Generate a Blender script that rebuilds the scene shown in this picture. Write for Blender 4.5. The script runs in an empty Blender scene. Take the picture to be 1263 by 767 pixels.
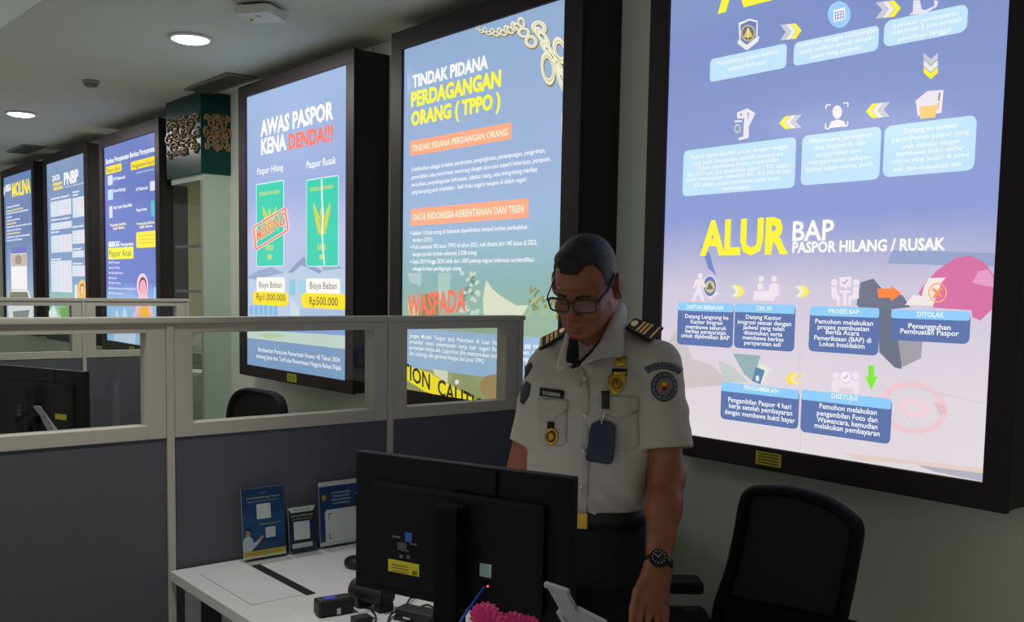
import bpy, bmesh, math, random
import numpy as np
from mathutils import Vector, Matrix
from mathutils.bvhtree import BVHTree

random.seed(7)
SC = bpy.context.scene
C = SC.collection

# ------------------------------------------------------------------ camera
IW, IH = 1263.0, 767.0
FOC = 1219.668            # focal length in pixels of the 1263 px wide frame
PITCH, ROLL, YAW = -0.080216, 0.017223, -0.884161
CYO = 70.504              # principal point lies below the frame centre (cropped photo)
EYE = np.array([0.0, 0.0, 1.51])
def _basis():
    cy, sy = math.cos(YAW), math.sin(YAW)
    f = np.array([sy, cy, 0.]); r = np.array([cy, -sy, 0.]); u = np.array([0, 0, 1.])
    f2 = f*math.cos(PITCH) + u*math.sin(PITCH); u2 = u*math.cos(PITCH) - f*math.sin(PITCH)
    r3 = r*math.cos(ROLL) + u2*math.sin(ROLL); u3 = u2*math.cos(ROLL) - r*math.sin(ROLL)
    return r3, u3, f2
CR, CU, CF = _basis()
cam_data = bpy.data.cameras.new('camera')
cam = bpy.data.objects.new('camera', cam_data); C.objects.link(cam)
m = Matrix.Identity(4)
for i in range(3):
    m[i][0], m[i][1], m[i][2], m[i][3] = CR[i], CU[i], -CF[i], EYE[i]
cam.matrix_world = m
cam_data.sensor_width = 36.0
cam_data.lens = FOC/IW*36.0
cam_data.shift_y = CYO/IW
cam_data.clip_start = 0.05
SC.camera = cam

# ------------------------------------------------------------------ light and exposure
SC.view_settings.view_transform = 'Standard'
SC.view_settings.look = 'None'
SC.view_settings.gamma = 1.0
SC.view_settings.use_curve_mapping = False
SC.view_settings.exposure = 0.0
world = bpy.data.worlds.new('room_ambient'); SC.world = world
world.use_nodes = True
bg = world.node_tree.nodes['Background']
bg.inputs[0].default_value = (0.90, 0.94, 0.86, 1)
bg.inputs[1].default_value = 0.33
def area_light(name, loc, size, power, col=(1.0, 0.97, 0.92), rot=(0, 0, 0), sy=None):
    l = bpy.data.lights.new(name, 'AREA'); l.energy = power; l.color = col
    l.shape = 'RECTANGLE' if sy else 'DISK'; l.size = size
    if sy: l.size_y = sy
    o = bpy.data.objects.new(name, l); C.objects.link(o); o.location = loc; o.rotation_euler = rot
    return o
CEIL = 2.63
# downlights in the ceiling, the two in view; after them unseen desk and hall fills
area_light('ceiling_lamp_light', (-4.60, 1.80, CEIL-0.03), 0.15, 18.0)
area_light('far_ceiling_lamp_light', (-7.45, 1.76, CEIL-0.03), 0.15, 18.0)
sl_ = bpy.data.lights.new('desk_fill_spot', 'SPOT'); sl_.energy = 72.0; sl_.color = (1.0, 0.97, 0.92)  # unseen spot added to brighten the desk, cone kept off the officer
sl_.spot_size = math.radians(76); sl_.spot_blend = 0.75; sl_.shadow_soft_size = 0.07
so_ = bpy.data.objects.new('desk_fill_spot', sl_); C.objects.link(so_); so_.location = (-2.05, 0.55, CEIL-0.03)
area_light('hall_fill_light', (-3.6, -1.2, CEIL-0.03), 1.2, 13.0)  # broad unseen fill standing in for rows of hall downlights

# ------------------------------------------------------------------ helpers
def lin(c):
    out = []
    for v in c[:3]:
        v = v/255.0
        out.append(v/12.92 if v <= 0.04045 else ((v+0.055)/1.055)**2.4)
    return tuple(out) + (1.0,)
def ray(px, py):
    return CF + CR*(px-IW/2)/FOC + CU*(IH/2+CYO-py)/FOC
def on_y(px, py, y):
    d = ray(px, py); return EYE + d*(y/d[1])
def on_x(px, py, x):
    d = ray(px, py); return EYE + d*(x/d[0])
def on_z(px, py, z):
    d = ray(px, py); return EYE + d*((z-EYE[2])/d[2])
HF = np.array([CF[0], CF[1], 0.0]); HF /= np.linalg.norm(HF)
HR = np.array([-HF[1], HF[0], 0.0])*-1.0
def at(px, py, t):           # a pixel's point at horizontal distance t ahead of the viewer
    d = ray(px, py); return EYE + d*(t/(d @ HF))
def proj(p):
    p = np.asarray(p, float) - EYE; z = p @ CF
    return IW/2 + FOC*(p @ CR)/z, IH/2 + CYO - FOC*(p @ CU)/z

MATS = {}
def mat(name, col, rough=0.6, metal=0.0, spec=0.5, bump=0.0, bscale=60.0, var=0.0, vscale=6.0, emit=None, estr=1.0, sheen=0.0, coat=0.0):
    if name in MATS: return MATS[name]
    m = bpy.data.materials.new(name); m.use_nodes = True
    nt = m.node_tree; b = nt.nodes['Principled BSDF']
    c = lin(col)
    b.inputs['Base Color'].default_value = c
    b.inputs['Roughness'].default_value = rough
    b.inputs['Metallic'].default_value = metal
    b.inputs['Specular IOR Level'].default_value = spec
    if sheen: b.inputs['Sheen Weight'].default_value = sheen
    if coat: b.inputs['Coat Weight'].default_value = coat
    if emit is not None:
        b.inputs['Emission Color'].default_value = lin(emit)
        b.inputs['Emission Strength'].default_value = estr
    if bump or var:
        tc = nt.nodes.new('ShaderNodeTexCoord')
    if bump:
        n = nt.nodes.new('ShaderNodeTexNoise'); n.inputs['Scale'].default_value = bscale; n.inputs['Detail'].default_value = 4
        bp = nt.nodes.new('ShaderNodeBump'); bp.inputs['Strength'].default_value = bump; bp.inputs['Distance'].default_value = 0.004
        nt.links.new(tc.outputs['Object'], n.inputs['Vector']); nt.links.new(n.outputs['Fac'], bp.inputs['Height'])
        nt.links.new(bp.outputs['Normal'], b.inputs['Normal'])
    if var:
        n2 = nt.nodes.new('ShaderNodeTexNoise'); n2.inputs['Scale'].default_value = vscale; n2.inputs['Detail'].default_value = 5
        mx = nt.nodes.new('ShaderNodeMixRGB'); mx.blend_type = 'MIX'
        mx.inputs['Color1'].default_value = tuple(v*(1-var) for v in c[:3]) + (1,)
        mx.inputs['Color2'].default_value = tuple(min(1, v*(1+var)) for v in c[:3]) + (1,)
        nt.links.new(tc.outputs['Object'], n2.inputs['Vector']); nt.links.new(n2.outputs['Fac'], mx.inputs['Fac'])
        nt.links.new(mx.outputs['Color'], b.inputs['Base Color'])
    MATS[name] = m
    return m
def emis(col):               # backlit film under a glossy acrylic sheet: gives off its printed colour
    key = 'backlit_%02x%02x%02x' % tuple(int(v) for v in col)
    if key in MATS: return MATS[key]
    m = mat(key, [v*0.25 for v in col], rough=0.12, spec=0.35, emit=col)
    return m
def emis_ramp(name, stops):  # printed artwork that runs from one ink to another up the sheet
    m = mat(name, (40, 40, 50), rough=0.12, spec=0.35, emit=(255, 255, 255))
    nt = m.node_tree; b = nt.nodes['Principled BSDF']
    tc = nt.nodes.new('ShaderNodeTexCoord'); sx = nt.nodes.new('ShaderNodeSeparateXYZ')
    no = nt.nodes.new('ShaderNodeTexNoise'); no.inputs['Scale'].default_value = 3.0; no.inputs['Detail'].default_value = 3
    ad = nt.nodes.new('ShaderNodeMath'); ad.operation = 'MULTIPLY_ADD'; ad.inputs[1].default_value = 0.12; 
    mr = nt.nodes.new('ShaderNodeMapRange'); cr = nt.nodes.new('ShaderNodeValToRGB')
    z0, z1 = stops[0][0], stops[-1][0]
    mr.inputs['From Min'].default_value = z0-1.013+0.06; mr.inputs['From Max'].default_value = z1-1.013+0.06   # heights above the box's foot
    el = cr.color_ramp.elements
    el[0].position = 0; el[0].color = lin(stops[0][1]); el[1].position = 1; el[1].color = lin(stops[-1][1])
    for z, c in stops[1:-1]:
        e = el.new((z-z0)/(z1-z0)); e.color = lin(c)
    nt.links.new(tc.outputs['Object'], sx.inputs[0]); nt.links.new(tc.outputs['Object'], no.inputs['Vector'])
    nt.links.new(no.outputs['Fac'], ad.inputs[0]); nt.links.new(sx.outputs['Z'], ad.inputs[2])
    nt.links.new(ad.outputs[0], mr.inputs['Value'])
    nt.links.new(mr.outputs[0], cr.inputs[0]); nt.links.new(cr.outputs[0], b.inputs['Emission Color'])
    return m
def glass_mat(name, tint=(248, 250, 248), refl=1.0, keep=0.93):
    if name in MATS: return MATS[name]
    m = bpy.data.materials.new(name); m.use_nodes = True; nt = m.node_tree
    for n in list(nt.nodes): nt.nodes.remove(n)
    out = nt.nodes.new('ShaderNodeOutputMaterial'); mx = nt.nodes.new('ShaderNodeMixShader')
    tr = nt.nodes.new('ShaderNodeBsdfTransparent'); gl = nt.nodes.new('ShaderNodeBsdfGlossy'); fr = nt.nodes.new('ShaderNodeFresnel')
    tr.inputs[0].default_value = tuple(v*keep for v in lin(tint)[:3]) + (1,)
    gl.inputs['Roughness'].default_value = 0.02
    fr.inputs['IOR'].default_value = 1.35
    ge = nt.nodes.new('ShaderNodeNewGeometry'); su = nt.nodes.new('ShaderNodeMath'); su.operation = 'SUBTRACT'; su.inputs[0].default_value = 1.0
    mu = nt.nodes.new('ShaderNodeMath'); mu.operation = 'MULTIPLY'       # only the outer faces mirror
    nt.links.new(ge.outputs['Backfacing'], su.inputs[1]); nt.links.new(su.outputs[0], mu.inputs[0]); nt.links.new(fr.outputs[0], mu.inputs[1])
    nt.links.new(mu.outputs[0], mx.inputs[0]); nt.links.new(tr.outputs[0], mx.inputs[1]); nt.links.new(gl.outputs[0], mx.inputs[2])
    nt.links.new(mx.outputs[0], out.inputs[0])
    MATS[name] = m
    return m

LOCAL = set()
def root_of(o):
    while o.parent: o = o.parent
    return o
def thing(name, label, cat, loc=(0, 0, 0), rotz=0.0, group=None, local=False):
    o = bpy.data.objects.new(name, None); C.objects.link(o)
    o.location = loc; o.rotation_euler = (0, 0, rotz); o.empty_display_size = 0.05
    o['label'] = label; o['category'] = cat
    if group: o['group'] = group
    if local: LOCAL.add(o)
    return o
def tag(o, label, cat, group=None):
    o['label'] = label; o['category'] = cat
    if group: o['group'] = group
    return o
def obj(name, bm, mats, parent=None, smooth=False, label=None):
    me = bpy.data.meshes.new(name)
    if isinstance(bm, bmesh.types.BMesh):
        bmesh.ops.recalc_face_normals(bm, faces=bm.faces)
        bm.to_mesh(me); bm.free()
    else:
        bpy.data.meshes.remove(me); me = bm; me.name = name
    for mm in (mats if isinstance(mats, (list, tuple)) else [mats]): me.materials.append(mm)
    o = bpy.data.objects.new(name, me); C.objects.link(o)
    if parent is not None:
        o.parent = parent
        r = root_of(parent)
        if r not in LOCAL:
            me.transform(Matrix.Translation(-Vector(r.location)))
    else:                                   # put the origin of a one-mesh thing at its base
        co = np.array([v.co for v in me.vertices])
        if len(co):
            b = Vector(((co[:, 0].min()+co[:, 0].max())/2, (co[:, 1].min()+co[:, 1].max())/2, co[:, 2].min()))
            me.transform(Matrix.Translation(-b)); o.location = b
    if smooth:
        for p in me.polygons: p.use_smooth = True
    if label: o['label'] = label
    return o
def struct(name, bm, mats, parent=None, smooth=False):
    o = obj(name, bm, mats, parent, smooth)
    if parent is None: o['kind'] = 'structure'
    return o
def nb(): return bmesh.new()
def box(bm, x0, x1, y0, y1, z0, z1, bev=0.0, mi=0, seg=2):
    t = bmesh.new()
    bmesh.ops.create_cube(t, size=1.0)
    for v in t.verts:
        v.co = Vector((x0 if v.co.x < 0 else x1, y0 if v.co.y < 0 else y1, z0 if v.co.z < 0 else z1))
    if bev > 0: bmesh.ops.bevel(t, geom=list(t.edges), offset=bev, segments=seg, profile=0.7, affect='EDGES')
    for f in t.faces: f.material_index = mi
    merge(bm, t); return bm
def merge(bm, t, M=None):
    if M is not None: bmesh.ops.transform(t, matrix=M, verts=t.verts)
    me = bpy.data.meshes.new('tmp'); t.to_mesh(me); t.free(); bm.from_mesh(me); bpy.data.meshes.remove(me)
def cyl(bm, p0, p1, r0, r1=None, n=24, mi=0, cap=True, bev=0.0):
    r1 = r0 if r1 is None else r1
    p0, p1 = Vector(p0), Vector(p1); d = p1-p0
    t = bmesh.new()
    bmesh.ops.create_cone(t, cap_ends=cap, cap_tris=False, segments=n, radius1=r0, radius2=r1, depth=d.length)
    if bev: bmesh.ops.bevel(t, geom=[e for e in t.edges if len(e.link_faces) == 2 and any(len(f.verts) > 4 for f in e.link_faces)], offset=bev, segments=2, affect='EDGES')
    for f in t.faces: f.material_index = mi
    M = Matrix.Translation((p0+p1)/2) @ d.to_track_quat('Z', 'Y').to_matrix().to_4x4()
    merge(bm, t, M); return bm
def ball(bm, c, r, s=(1, 1, 1), n=16, mi=0):
    t = bmesh.new(); bmesh.ops.create_uvsphere(t, u_segments=n, v_segments=max(6, n//2), radius=r)
    for f in t.faces: f.material_index = mi
    merge(bm, t, Matrix.Translation(Vector(c)) @ Matrix.Diagonal(Vector(tuple(s)+(1,)))); return bm
def catmull(pts, sub=6, closed=False):
    P = [np.asarray(p, float) for p in pts]; n = len(P); out = []
    rng = range(n if closed else n-1)
    for i in rng:
        if closed: p0, p1, p2, p3 = P[(i-1) % n], P[i], P[(i+1) % n], P[(i+2) % n]
        else: p0, p1, p2, p3 = P[max(i-1, 0)], P[i], P[i+1], P[min(i+2, n-1)]
        for k in range(sub):
            t = k/sub
            out.append(0.5*((2*p1)+(-p0+p2)*t+(2*p0-5*p1+4*p2-p3)*t*t+(-p0+3*p1-3*p2+p3)*t**3))
    if not closed: out.append(P[-1])
    return out
def tube(bm, pts, r, n=10, closed=False, mi=0, sub=6, smoothed=True, flat=None):
    P = catmull(pts, sub, closed) if smoothed else [np.asarray(p, float) for p in pts]
    m_ = len(P); rings = []; up = np.array([0.13, 0.07, 1.0])
    rr = r if callable(r) else (lambda s: r)
    for i, p in enumerate(P):
        a = P[(i-1) % m_] if closed or i > 0 else P[i]; b = P[(i+1) % m_] if closed or i < m_-1 else P[i]
        d = b-a; d /= (np.linalg.norm(d)+1e-12)
        if i == 0:
            s = np.cross(d, up)
            if np.linalg.norm(s) < 1e-3: s = np.cross(d, np.array([1., 0, 0]))
        else: s = s - d*(s @ d)
        s /= np.linalg.norm(s); q = np.cross(s, d)
        R = rr(i/(m_-1)); fx, fy = flat if flat else (1, 1)
        rings.append([bm.verts.new(p+R*(math.cos(2*math.pi*k/n)*s*fx+math.sin(2*math.pi*k/n)*q*fy)) for k in range(n)])
    for i in range(m_ if closed else m_-1):
        A, B = rings[i], rings[(i+1) % m_]
        for k in range(n):
            f = bm.faces.new((A[k], A[(k+1) % n], B[(k+1) % n], B[k])); f.material_index = mi; f.smooth = True
    if not closed:
        for rg in (rings[0], rings[-1]):
            try: bm.faces.new(rg).material_index = mi
            except ValueError: pass
    return bm
def lathe(bm, c, prof, n=28, mi=0, M=None):
    t = bmesh.new(); rings = []
    for r, z in prof:
        if r < 1e-6: rings.append([t.verts.new((0, 0, z))])
        else: rings.append([t.verts.new((r*math.cos(2*math.pi*k/n), r*math.sin(2*math.pi*k/n), z)) for k in range(n)])
    for A, B in zip(rings[:-1], rings[1:]):
        for k in range(n):
            a = [A[k % len(A)], A[(k+1) % len(A)], B[(k+1) % len(B)], B[k % len(B)]]
            u = []
            for v in a:
                if v not in u: u.append(v)
            if len(u) > 2:
                f = t.faces.new(u); f.material_index = mi; f.smooth = True
    merge(bm, t, (Matrix.Translation(Vector(c)) @ (M or Matrix.Identity(4)))); return bm
def prism(bm, pts3, off, mi=0, bev=0.0):
    """solid from a planar polygon of 3-D points pushed along the vector off"""
    t = bmesh.new(); off = Vector(off)
    a = [t.verts.new(Vector(p)) for p in pts3]; b = [t.verts.new(Vector(p)+off) for p in pts3]
    t.faces.new(a); t.faces.new(list(reversed(b)))
    for i in range(len(a)):
        j = (i+1) % len(a); t.faces.new((a[j], a[i], b[i], b[j]))
    bmesh.ops.recalc_face_normals(t, faces=t.faces)
    if bev: bmesh.ops.bevel(t, geom=list(t.edges), offset=bev, segments=2, affect='EDGES')
    for f in t.faces: f.material_index = mi
    merge(bm, t); return bm
def copy_tree(o, parent=None):
    c = o.copy(); C.objects.link(c)
    if parent is not None: c.parent = parent
    for ch in list(o.children): copy_tree(ch, c)
    return c
_FONT = {}
def glyphs(txt, bold=0.0):
    """text as flat triangles: vertices in units of the cap height, and faces"""
    key = (txt, bold)
    if key in _FONT: return _FONT[key]
    cu = bpy.data.curves.new('lettering', 'FONT'); cu.body = txt; cu.size = 1.0; cu.resolution_u = 2; cu.offset = bold; cu.fill_mode = 'FRONT'
    o = bpy.data.objects.new('lettering', cu); C.objects.link(o)
    dg = bpy.context.evaluated_depsgraph_get(); me = bpy.data.meshes.new_from_object(o.evaluated_get(dg))
    V = np.array([v.co[:2] for v in me.vertices]) if len(me.vertices) else np.zeros((0, 2)); F = [tuple(p.vertices) for p in me.polygons]
    bpy.data.meshes.remove(me); bpy.data.objects.remove(o); bpy.data.curves.remove(cu)
    _FONT[key] = (V, F); return V, F
CAPH = None
def cap_height():
    global CAPH
    if CAPH is None:
        V, F = glyphs('H'); CAPH = V[:, 1].max()
    return CAPH
def text_on(bm, txt, P0, ux, uz, width, cap, bold=0.0, mi=0):
    """lay lettering on a plane: P0 the baseline's left end, ux/uz unit vectors, width and cap height in metres"""
    V, F = glyphs(txt, bold)
    if not len(V): return
    H = cap_height(); x0, x1 = V[:, 0].min(), V[:, 0].max()
    P0 = np.asarray(P0, float); ux = np.asarray(ux, float); uz = np.asarray(uz, float)
    vs = [bm.verts.new(P0 + ux*((v[0]-x0)/(x1-x0)*width) + uz*(v[1]/H*cap)) for v in V]
    for f in F:
        try: bm.faces.new([vs[i] for i in f]).material_index = mi
        except ValueError: pass
# ------------------------------------------------------------------ the room
FACE = 2.30            # plane of the light boxes' front faces
WALL = 2.482           # plane of the painted wall behind them
M_wall = mat('painted_wall', (222, 229, 216), rough=0.75, bump=0.05, bscale=180, var=0.04, vscale=2.0)
M_pier = mat('pier_panel', (172, 188, 176), rough=0.45, var=0.03, vscale=3.0)
M_ceil = mat('ceiling_paint', (206, 208, 198), rough=0.85, bump=0.03, bscale=150, var=0.03, vscale=1.5)
M_floor = mat('floor_tile', (206, 204, 196), rough=0.25, var=0.08, vscale=1.2)
M_seam = mat('wall_seam', (96, 100, 94), rough=0.8)
bm = nb(); box(bm, -14, 4.0, -5.0, WALL+0.12, -0.08, 0.0)
struct('floor', bm, M_floor)
bm = nb(); box(bm, -14, 4.0, -2.5, WALL+0.12, CEIL, CEIL+0.08)
struct('ceiling', bm, M_ceil)
PX0, PX1, PY = -6.225, -5.725, 2.312           # the pier between the far and the near light boxes
bm = nb()
box(bm, -5.735, 4.0, WALL, WALL+0.12, 0.0, CEIL)
box(bm, -14, -7.05, WALL, WALL+0.12, 0.0, CEIL)
box(bm, -7.05, -5.735, WALL, WALL+0.12, 2.2, CEIL)
struct('wall_back', bm, M_wall)
bm = nb()                                       # vertical joints between the wall boards
for x in (-3.88-0.22, -2.3, -0.55, 0.65): box(bm, x-0.0025, x+0.0025, WALL-0.0012, WALL, 0.0, CEIL)
struct('trim_1', bm, M_seam)
bm = nb(); box(bm, -5.72, 4.0, WALL-0.012, WALL, 0.0, 0.09, 0.003)
struct('baseboard_back', bm, mat('skirting', (120, 122, 118), rough=0.5))
# pier: a side cheek and a glazed front
bm = nb()
box(bm, -5.737, PX1, PY, WALL+0.001, 0.0, CEIL)
box(bm, PX0, -5.737, PY, WALL, 2.12, CEIL)
box(bm, PX0, -5.737, PY, WALL, 0.0, 0.40)
struct('wall_pier', bm, M_pier)
bm = nb(); box(bm, PX0, -5.737, PY+0.010, PY+0.016, 0.40, 2.12)
struct('window_1', bm, glass_mat('pier_glass', keep=0.85))
bm = nb()
for py in (304, 359):
    z = on_y(230, py, PY+0.03)[2]; box(bm, PX0, -5.737, PY+0.02, PY+0.045, z-0.008, z+0.008)
box(bm, -5.75, -5.737, PY-0.004, PY+0.03, 0.40, 2.12)
struct('trim_2', bm, mat('window_bar', (150, 158, 152), rough=0.5))
# small office seen through the glass
bm = nb()
box(bm, -9.6, -5.2, 4.2, 4.3, 0, CEIL)
box(bm, -9.6, -9.5, WALL+0.12, 4.3, 0, CEIL)
box(bm, -5.3, -5.2, WALL+0.12, 4.3, 0, CEIL)
struct('wall_office', bm, mat('office_wall', (196, 192, 160), rough=0.8))
bm = nb(); box(bm, -9.6, -5.2, WALL+0.12, 4.3, 2.6, 2.66); struct('trim_3', bm, M_ceil)
bm = nb(); box(bm, -9.6, -5.2, WALL+0.12, 4.3, -0.06, 0.0); struct('trim_4', bm, M_floor)
area_light('office_fill_light', (-7.3, 3.2, 2.55), 0.6, 26.0)  # unseen fill added to brighten the interior behind the pier glass
# soffit edge at the upper left
a = on_z(0, 20, CEIL); b = on_z(28, 0, CEIL)
d = (b-a)/np.linalg.norm(b-a); nrm = np.array([d[1], -d[0], 0.0])
if nrm @ (EYE-a) < 0: nrm = -nrm
bm = nb()
p0, p1 = a-d*2.5, b+d*0.9
q = [p0, p1, p1+nrm*0.45, p0+nrm*0.45]
prism(bm, [(v[0], v[1], CEIL-0.001) for v in q], (0, 0, -0.05))
struct('trim_5', bm, mat('soffit_paint', (240, 246, 238), rough=0.8))
# ------------------------------------------------------------------ light boxes
WH = (255, 255, 255); YE = (255, 243, 60); LB = (196, 229, 255)
def x_at(px, z, py=250.0):
    for _ in range(6):
        x = on_y(px, py, FACE)[0]; py = proj((x, FACE, z))[1]
    return on_y(px, py, FACE)[0]
class Art:
    """artwork of one poster, laid out in metres on the sheet, layer above layer"""
    def __init__(s, bgmat):
        s.bm = nb(); s.mats = [bgmat]; s.idx = {}; s.n = 0
    def y(s):
        s.n += 1; return FACE + 0.0055 - min(s.n, 260)*0.000045
    def mi(s, c):
        c = tuple(c)
        if c not in s.idx:
            s.idx[c] = len(s.mats); s.mats.append(emis(c))
        return s.idx[c]
    def sheet(s, x0, x1, z0, z1):
        y = FACE+0.006
        f = s.bm.faces.new([s.bm.verts.new((x, y, z)) for x, z in ((x0, z0), (x1, z0), (x1, z1), (x0, z1))]); f.material_index = 0
    def polyw(s, pts, c):
        y = s.y(); t = bmesh.new(); f = t.faces.new([t.verts.new((x, y, z)) for x, z in pts])
        k = s.mi(c); f.normal_update(); bmesh.ops.triangulate(t, faces=[f])
        for f in t.faces: f.material_index = k
        merge(s.bm, t)
    def W(s, px, py):
        p = on_y(px, py, FACE); return p[0], p[2]
    def poly(s, pts, c, o=(0, 0), k=1.0):
        s.polyw([s.W(o[0]+x/k, o[1]+y/k) for x, y in pts], c)
    def rect(s, xl, yt, xr, yb, c, rad=0.0):
        x0, z1 = s.W(xl, yt); z0 = s.W(xl, yb)[1]; x1 = x_at(xr, (z0+z1)/2)
        s.rectw(x0, x1, z0, z1, c, rad)
    def rectw(s, x0, x1, z0, z1, c, rad=0.0):
        if rad <= 0: s.polyw([(x0, z0), (x1, z0), (x1, z1), (x0, z1)], c); return
        P = []
        for cx, cz, a in ((x1-rad, z1-rad, 0), (x0+rad, z1-rad, 90), (x0+rad, z0+rad, 180), (x1-rad, z0+rad, 270)):
            for i in range(5):
                t = math.radians(a+i*22.5); P.append((cx+rad*math.cos(t), cz+rad*math.sin(t)))
        s.polyw(P, c)
    def ell(s, cx, cy, rx, ry, c, n=28, ang=0.0, inner=0.0):
        ca, sa = math.cos(ang), math.sin(ang)
        def P(t, k): 
            a, b = rx*k*math.cos(t), ry*k*math.sin(t)
            return s.W(cx+a*ca-b*sa, cy+a*sa+b*ca)
        if inner <= 0: s.polyw([P(2*math.pi*i/n, 1) for i in range(n)], c); return
        y = s.y(); k = s.mi(c)
        A = [s.bm.verts.new((p[0], y, p[1])) for p in (P(2*math.pi*i/n, 1) for i in range(n))]
        B = [s.bm.verts.new((p[0], y, p[1])) for p in (P(2*math.pi*i/n, inner) for i in range(n))]
        for i in range(n): s.bm.faces.new((A[i], A[(i+1) % n], B[(i+1) % n], B[i])).material_index = k
    def line(s, pts, w, c):
        for (x0, y0), (x1, y1) in zip(pts[:-1], pts[1:]):
            L = math.hypot(x1-x0, y1-y0); nx, ny = -(y1-y0)/L*w/2, (x1-x0)/L*w/2
            s.poly([(x0+nx, y0+ny), (x1+nx, y1+ny), (x1-nx, y1-ny), (x0-nx, y0-ny)], c)
    def text(s, t, xl, yb, xr, cap, c=WH, bold=0.0):
        """baseline's left end, right end and cap height in pixels of the photograph"""
        x0, z0 = s.W(xl, yb); z1 = s.W(xl, yb-cap)[1]; x1 = x_at(xr, z0)
        text_on(s.bm, t, (x0, s.y(), z0), (1, 0, 0), (0, 0, 1), x1-x0, z1-z0, bold, s.mi(c))
    def textrot(s, t, p0, p1, cap, c, bold=0.0):
        a = np.array(s.W(*p0)); b = np.array(s.W(*p1)); z1 = np.array(s.W(p0[0], p0[1]-cap))
        u = b-a; L = np.linalg.norm(u); u /= L
        text_on(s.bm, t, (a[0], s.y(), a[1]), (u[0], 0, u[1]), (0, 0, 1), L, z1[1]-a[1], bold, s.mi(c))
    def chev(s, x0, y0, x1, y1, left=False, down=False, cols=((205, 205, 215), (240, 236, 225), YE)):
        """three arrowheads in a row inside the pixel box"""
        W_, H_ = x1-x0, y1-y0
        for i in range(3):
            c = cols[i]
            if down:
                a = y0+H_*(.26*i); t = H_*.22; d = H_*.24; xm = (x0+x1)/2
                P = [(x0, a), (xm, a+d), (x1, a), (x1, a+t), (xm, a+d+t), (x0, a+t)]
            else:
                sl = -0.10*W_/2 if y0 < 260 else 0.0
                f = (lambda u: x1-u*W_) if left else (lambda u: x0+u*W_)
                q = (lambda u: (sl if not left else -sl)*(u-.5)*2)
                a = .245*i; t = .225; d = .26; ym = (y0+y1)/2
                P = [(f(a), y0+q(a)), (f(a+t), y0+q(a+t)), (f(a+d+t), ym+q(a+d+t)), (f(a+t), y1+q(a+t)), (f(a), y1+q(a)), (f(a+d), ym+q(a+d))]
            s.poly(P, c)
    def person(s, cx, y0, y1, w, c):
        h = y1-y0; s.ell(cx, y0+h*.2, w*.3, h*.2, c, 18)
        s.poly([(cx-w*.5, y1), (cx-w*.5, y0+h*.62), (cx-w*.3, y0+h*.45), (cx+w*.3, y0+h*.45), (cx+w*.5, y0+h*.62), (cx+w*.5, y1)], c)
    def finish(s, parent):
        return obj('poster', s.bm, s.mats, parent)
M_frame = mat('light_box_frame', (46, 37, 42), rough=0.55, spec=0.22, var=0.06, vscale=30)
M_side = mat('light_box_casing', (30, 26, 29), rough=0.55)
M_sticker = mat('energy_sticker', (205, 190, 40), rough=0.5)
M_ink = mat('sticker_ink', (96, 92, 40), rough=0.6)
def light_box(label, fx0, fx1, fz0, fz1, sx0, sx1, sz0, sz1, art, sticker=None):
    root = thing('light_box', label, 'light box', ((fx0+fx1)/2, WALL, fz0), 0, 'light boxes along the wall')
    bm = nb()
    # the casing behind, and the four frame rails around the sheet
    box(bm, fx0+0.004, fx1-0.004, FACE+0.012, WALL, fz0+0.004, fz1-0.004, 0.003, mi=1)
    obj('casing', bm, [M_frame, M_side], root)
    bm = nb(); y0, y1 = FACE-0.006, FACE+0.013
    box(bm, fx0, fx1, y0, y1, fz0, sz0, 0.003); box(bm, fx0, fx1, y0, y1, sz1, fz1, 0.003)
    box(bm, fx0, sx0, y0, y1, sz0-0.001, sz1+0.001, 0.003); box(bm, sx1, fx1, y0, y1, sz0-0.001, sz1+0.001, 0.003)
    obj('frame', bm, M_frame, root)
    art.sheet(sx0-0.004, sx1+0.004, sz0-0.004, sz1+0.004)
    art.finish(root)
    if sticker:
        x, z, w, h = sticker; bm = nb()
        box(bm, x-w/2, x+w/2, y0-0.0015, y0+0.001, z-h/2, z+h/2)
        for k in range(4): box(bm, x-w*.4, x+w*.4, y0-0.002, y0-0.0012, z-h*.36+k*h*.22, z-h*.26+k*h*.22, mi=1)
        obj('energy_label', bm, [M_sticker, M_ink], root, label='small yellow rating sticker')
    return root

# --- first box: the application and lost passport flow chart
NV = (96, 118, 172); PK = (240, 228, 236)
A = Art(emis_ramp('flow_chart_print', [(1.075, (226, 218, 222)), (1.30, (222, 212, 222)), (1.52, (208, 200, 220)), (1.62, (176, 178, 214)), (1.72, (142, 158, 214)), (1.95, (140, 156, 208)), (2.25, (128, 146, 200)), (2.495, (140, 162, 206))]))
o6 = (1010, 270); o8 = (980, 380); o7 = (820, 370); o5 = (830, 250); o1 = (830, 0); o20 = (820, 0)
A.poly([(425, 280), (460, 195), (1115, 215), (1108, 300)], (150, 166, 204), o6, 5.11)
A.poly([(190, 300), (215, 370), (250, 480), (310, 530), (285, 470), (262, 372)], (120, 138, 196), o5, 5.9)
A.poly([(0, 330), (60, 230), (150, 300), (190, 430), (330, 470), (420, 560), (420, 620), (150, 640), (0, 560)], (206, 196, 198), o7, 5.9)
A.poly([(485, 388), (690, 405), (655, 500), (640, 595), (570, 540), (530, 470)], (150, 178, 180), o7, 5.9)
A.poly([(380, 440), (480, 480), (600, 600), (420, 600)], (196, 204, 202), o7, 5.9)
A.poly([(620, 470), (650, 420), (730, 330), (850, 245), (950, 228), (1040, 275), (1100, 360), (1108, 420), (1095, 560), (1010, 640), (960, 620), (955, 575), (720, 560)], (214, 116, 166), o6, 5.11)
A.poly([(960, 400), (1000, 330), (1060, 320), (1100, 380), (1098, 430), (1040, 420)], (228, 160, 200), o6, 5.11)
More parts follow.
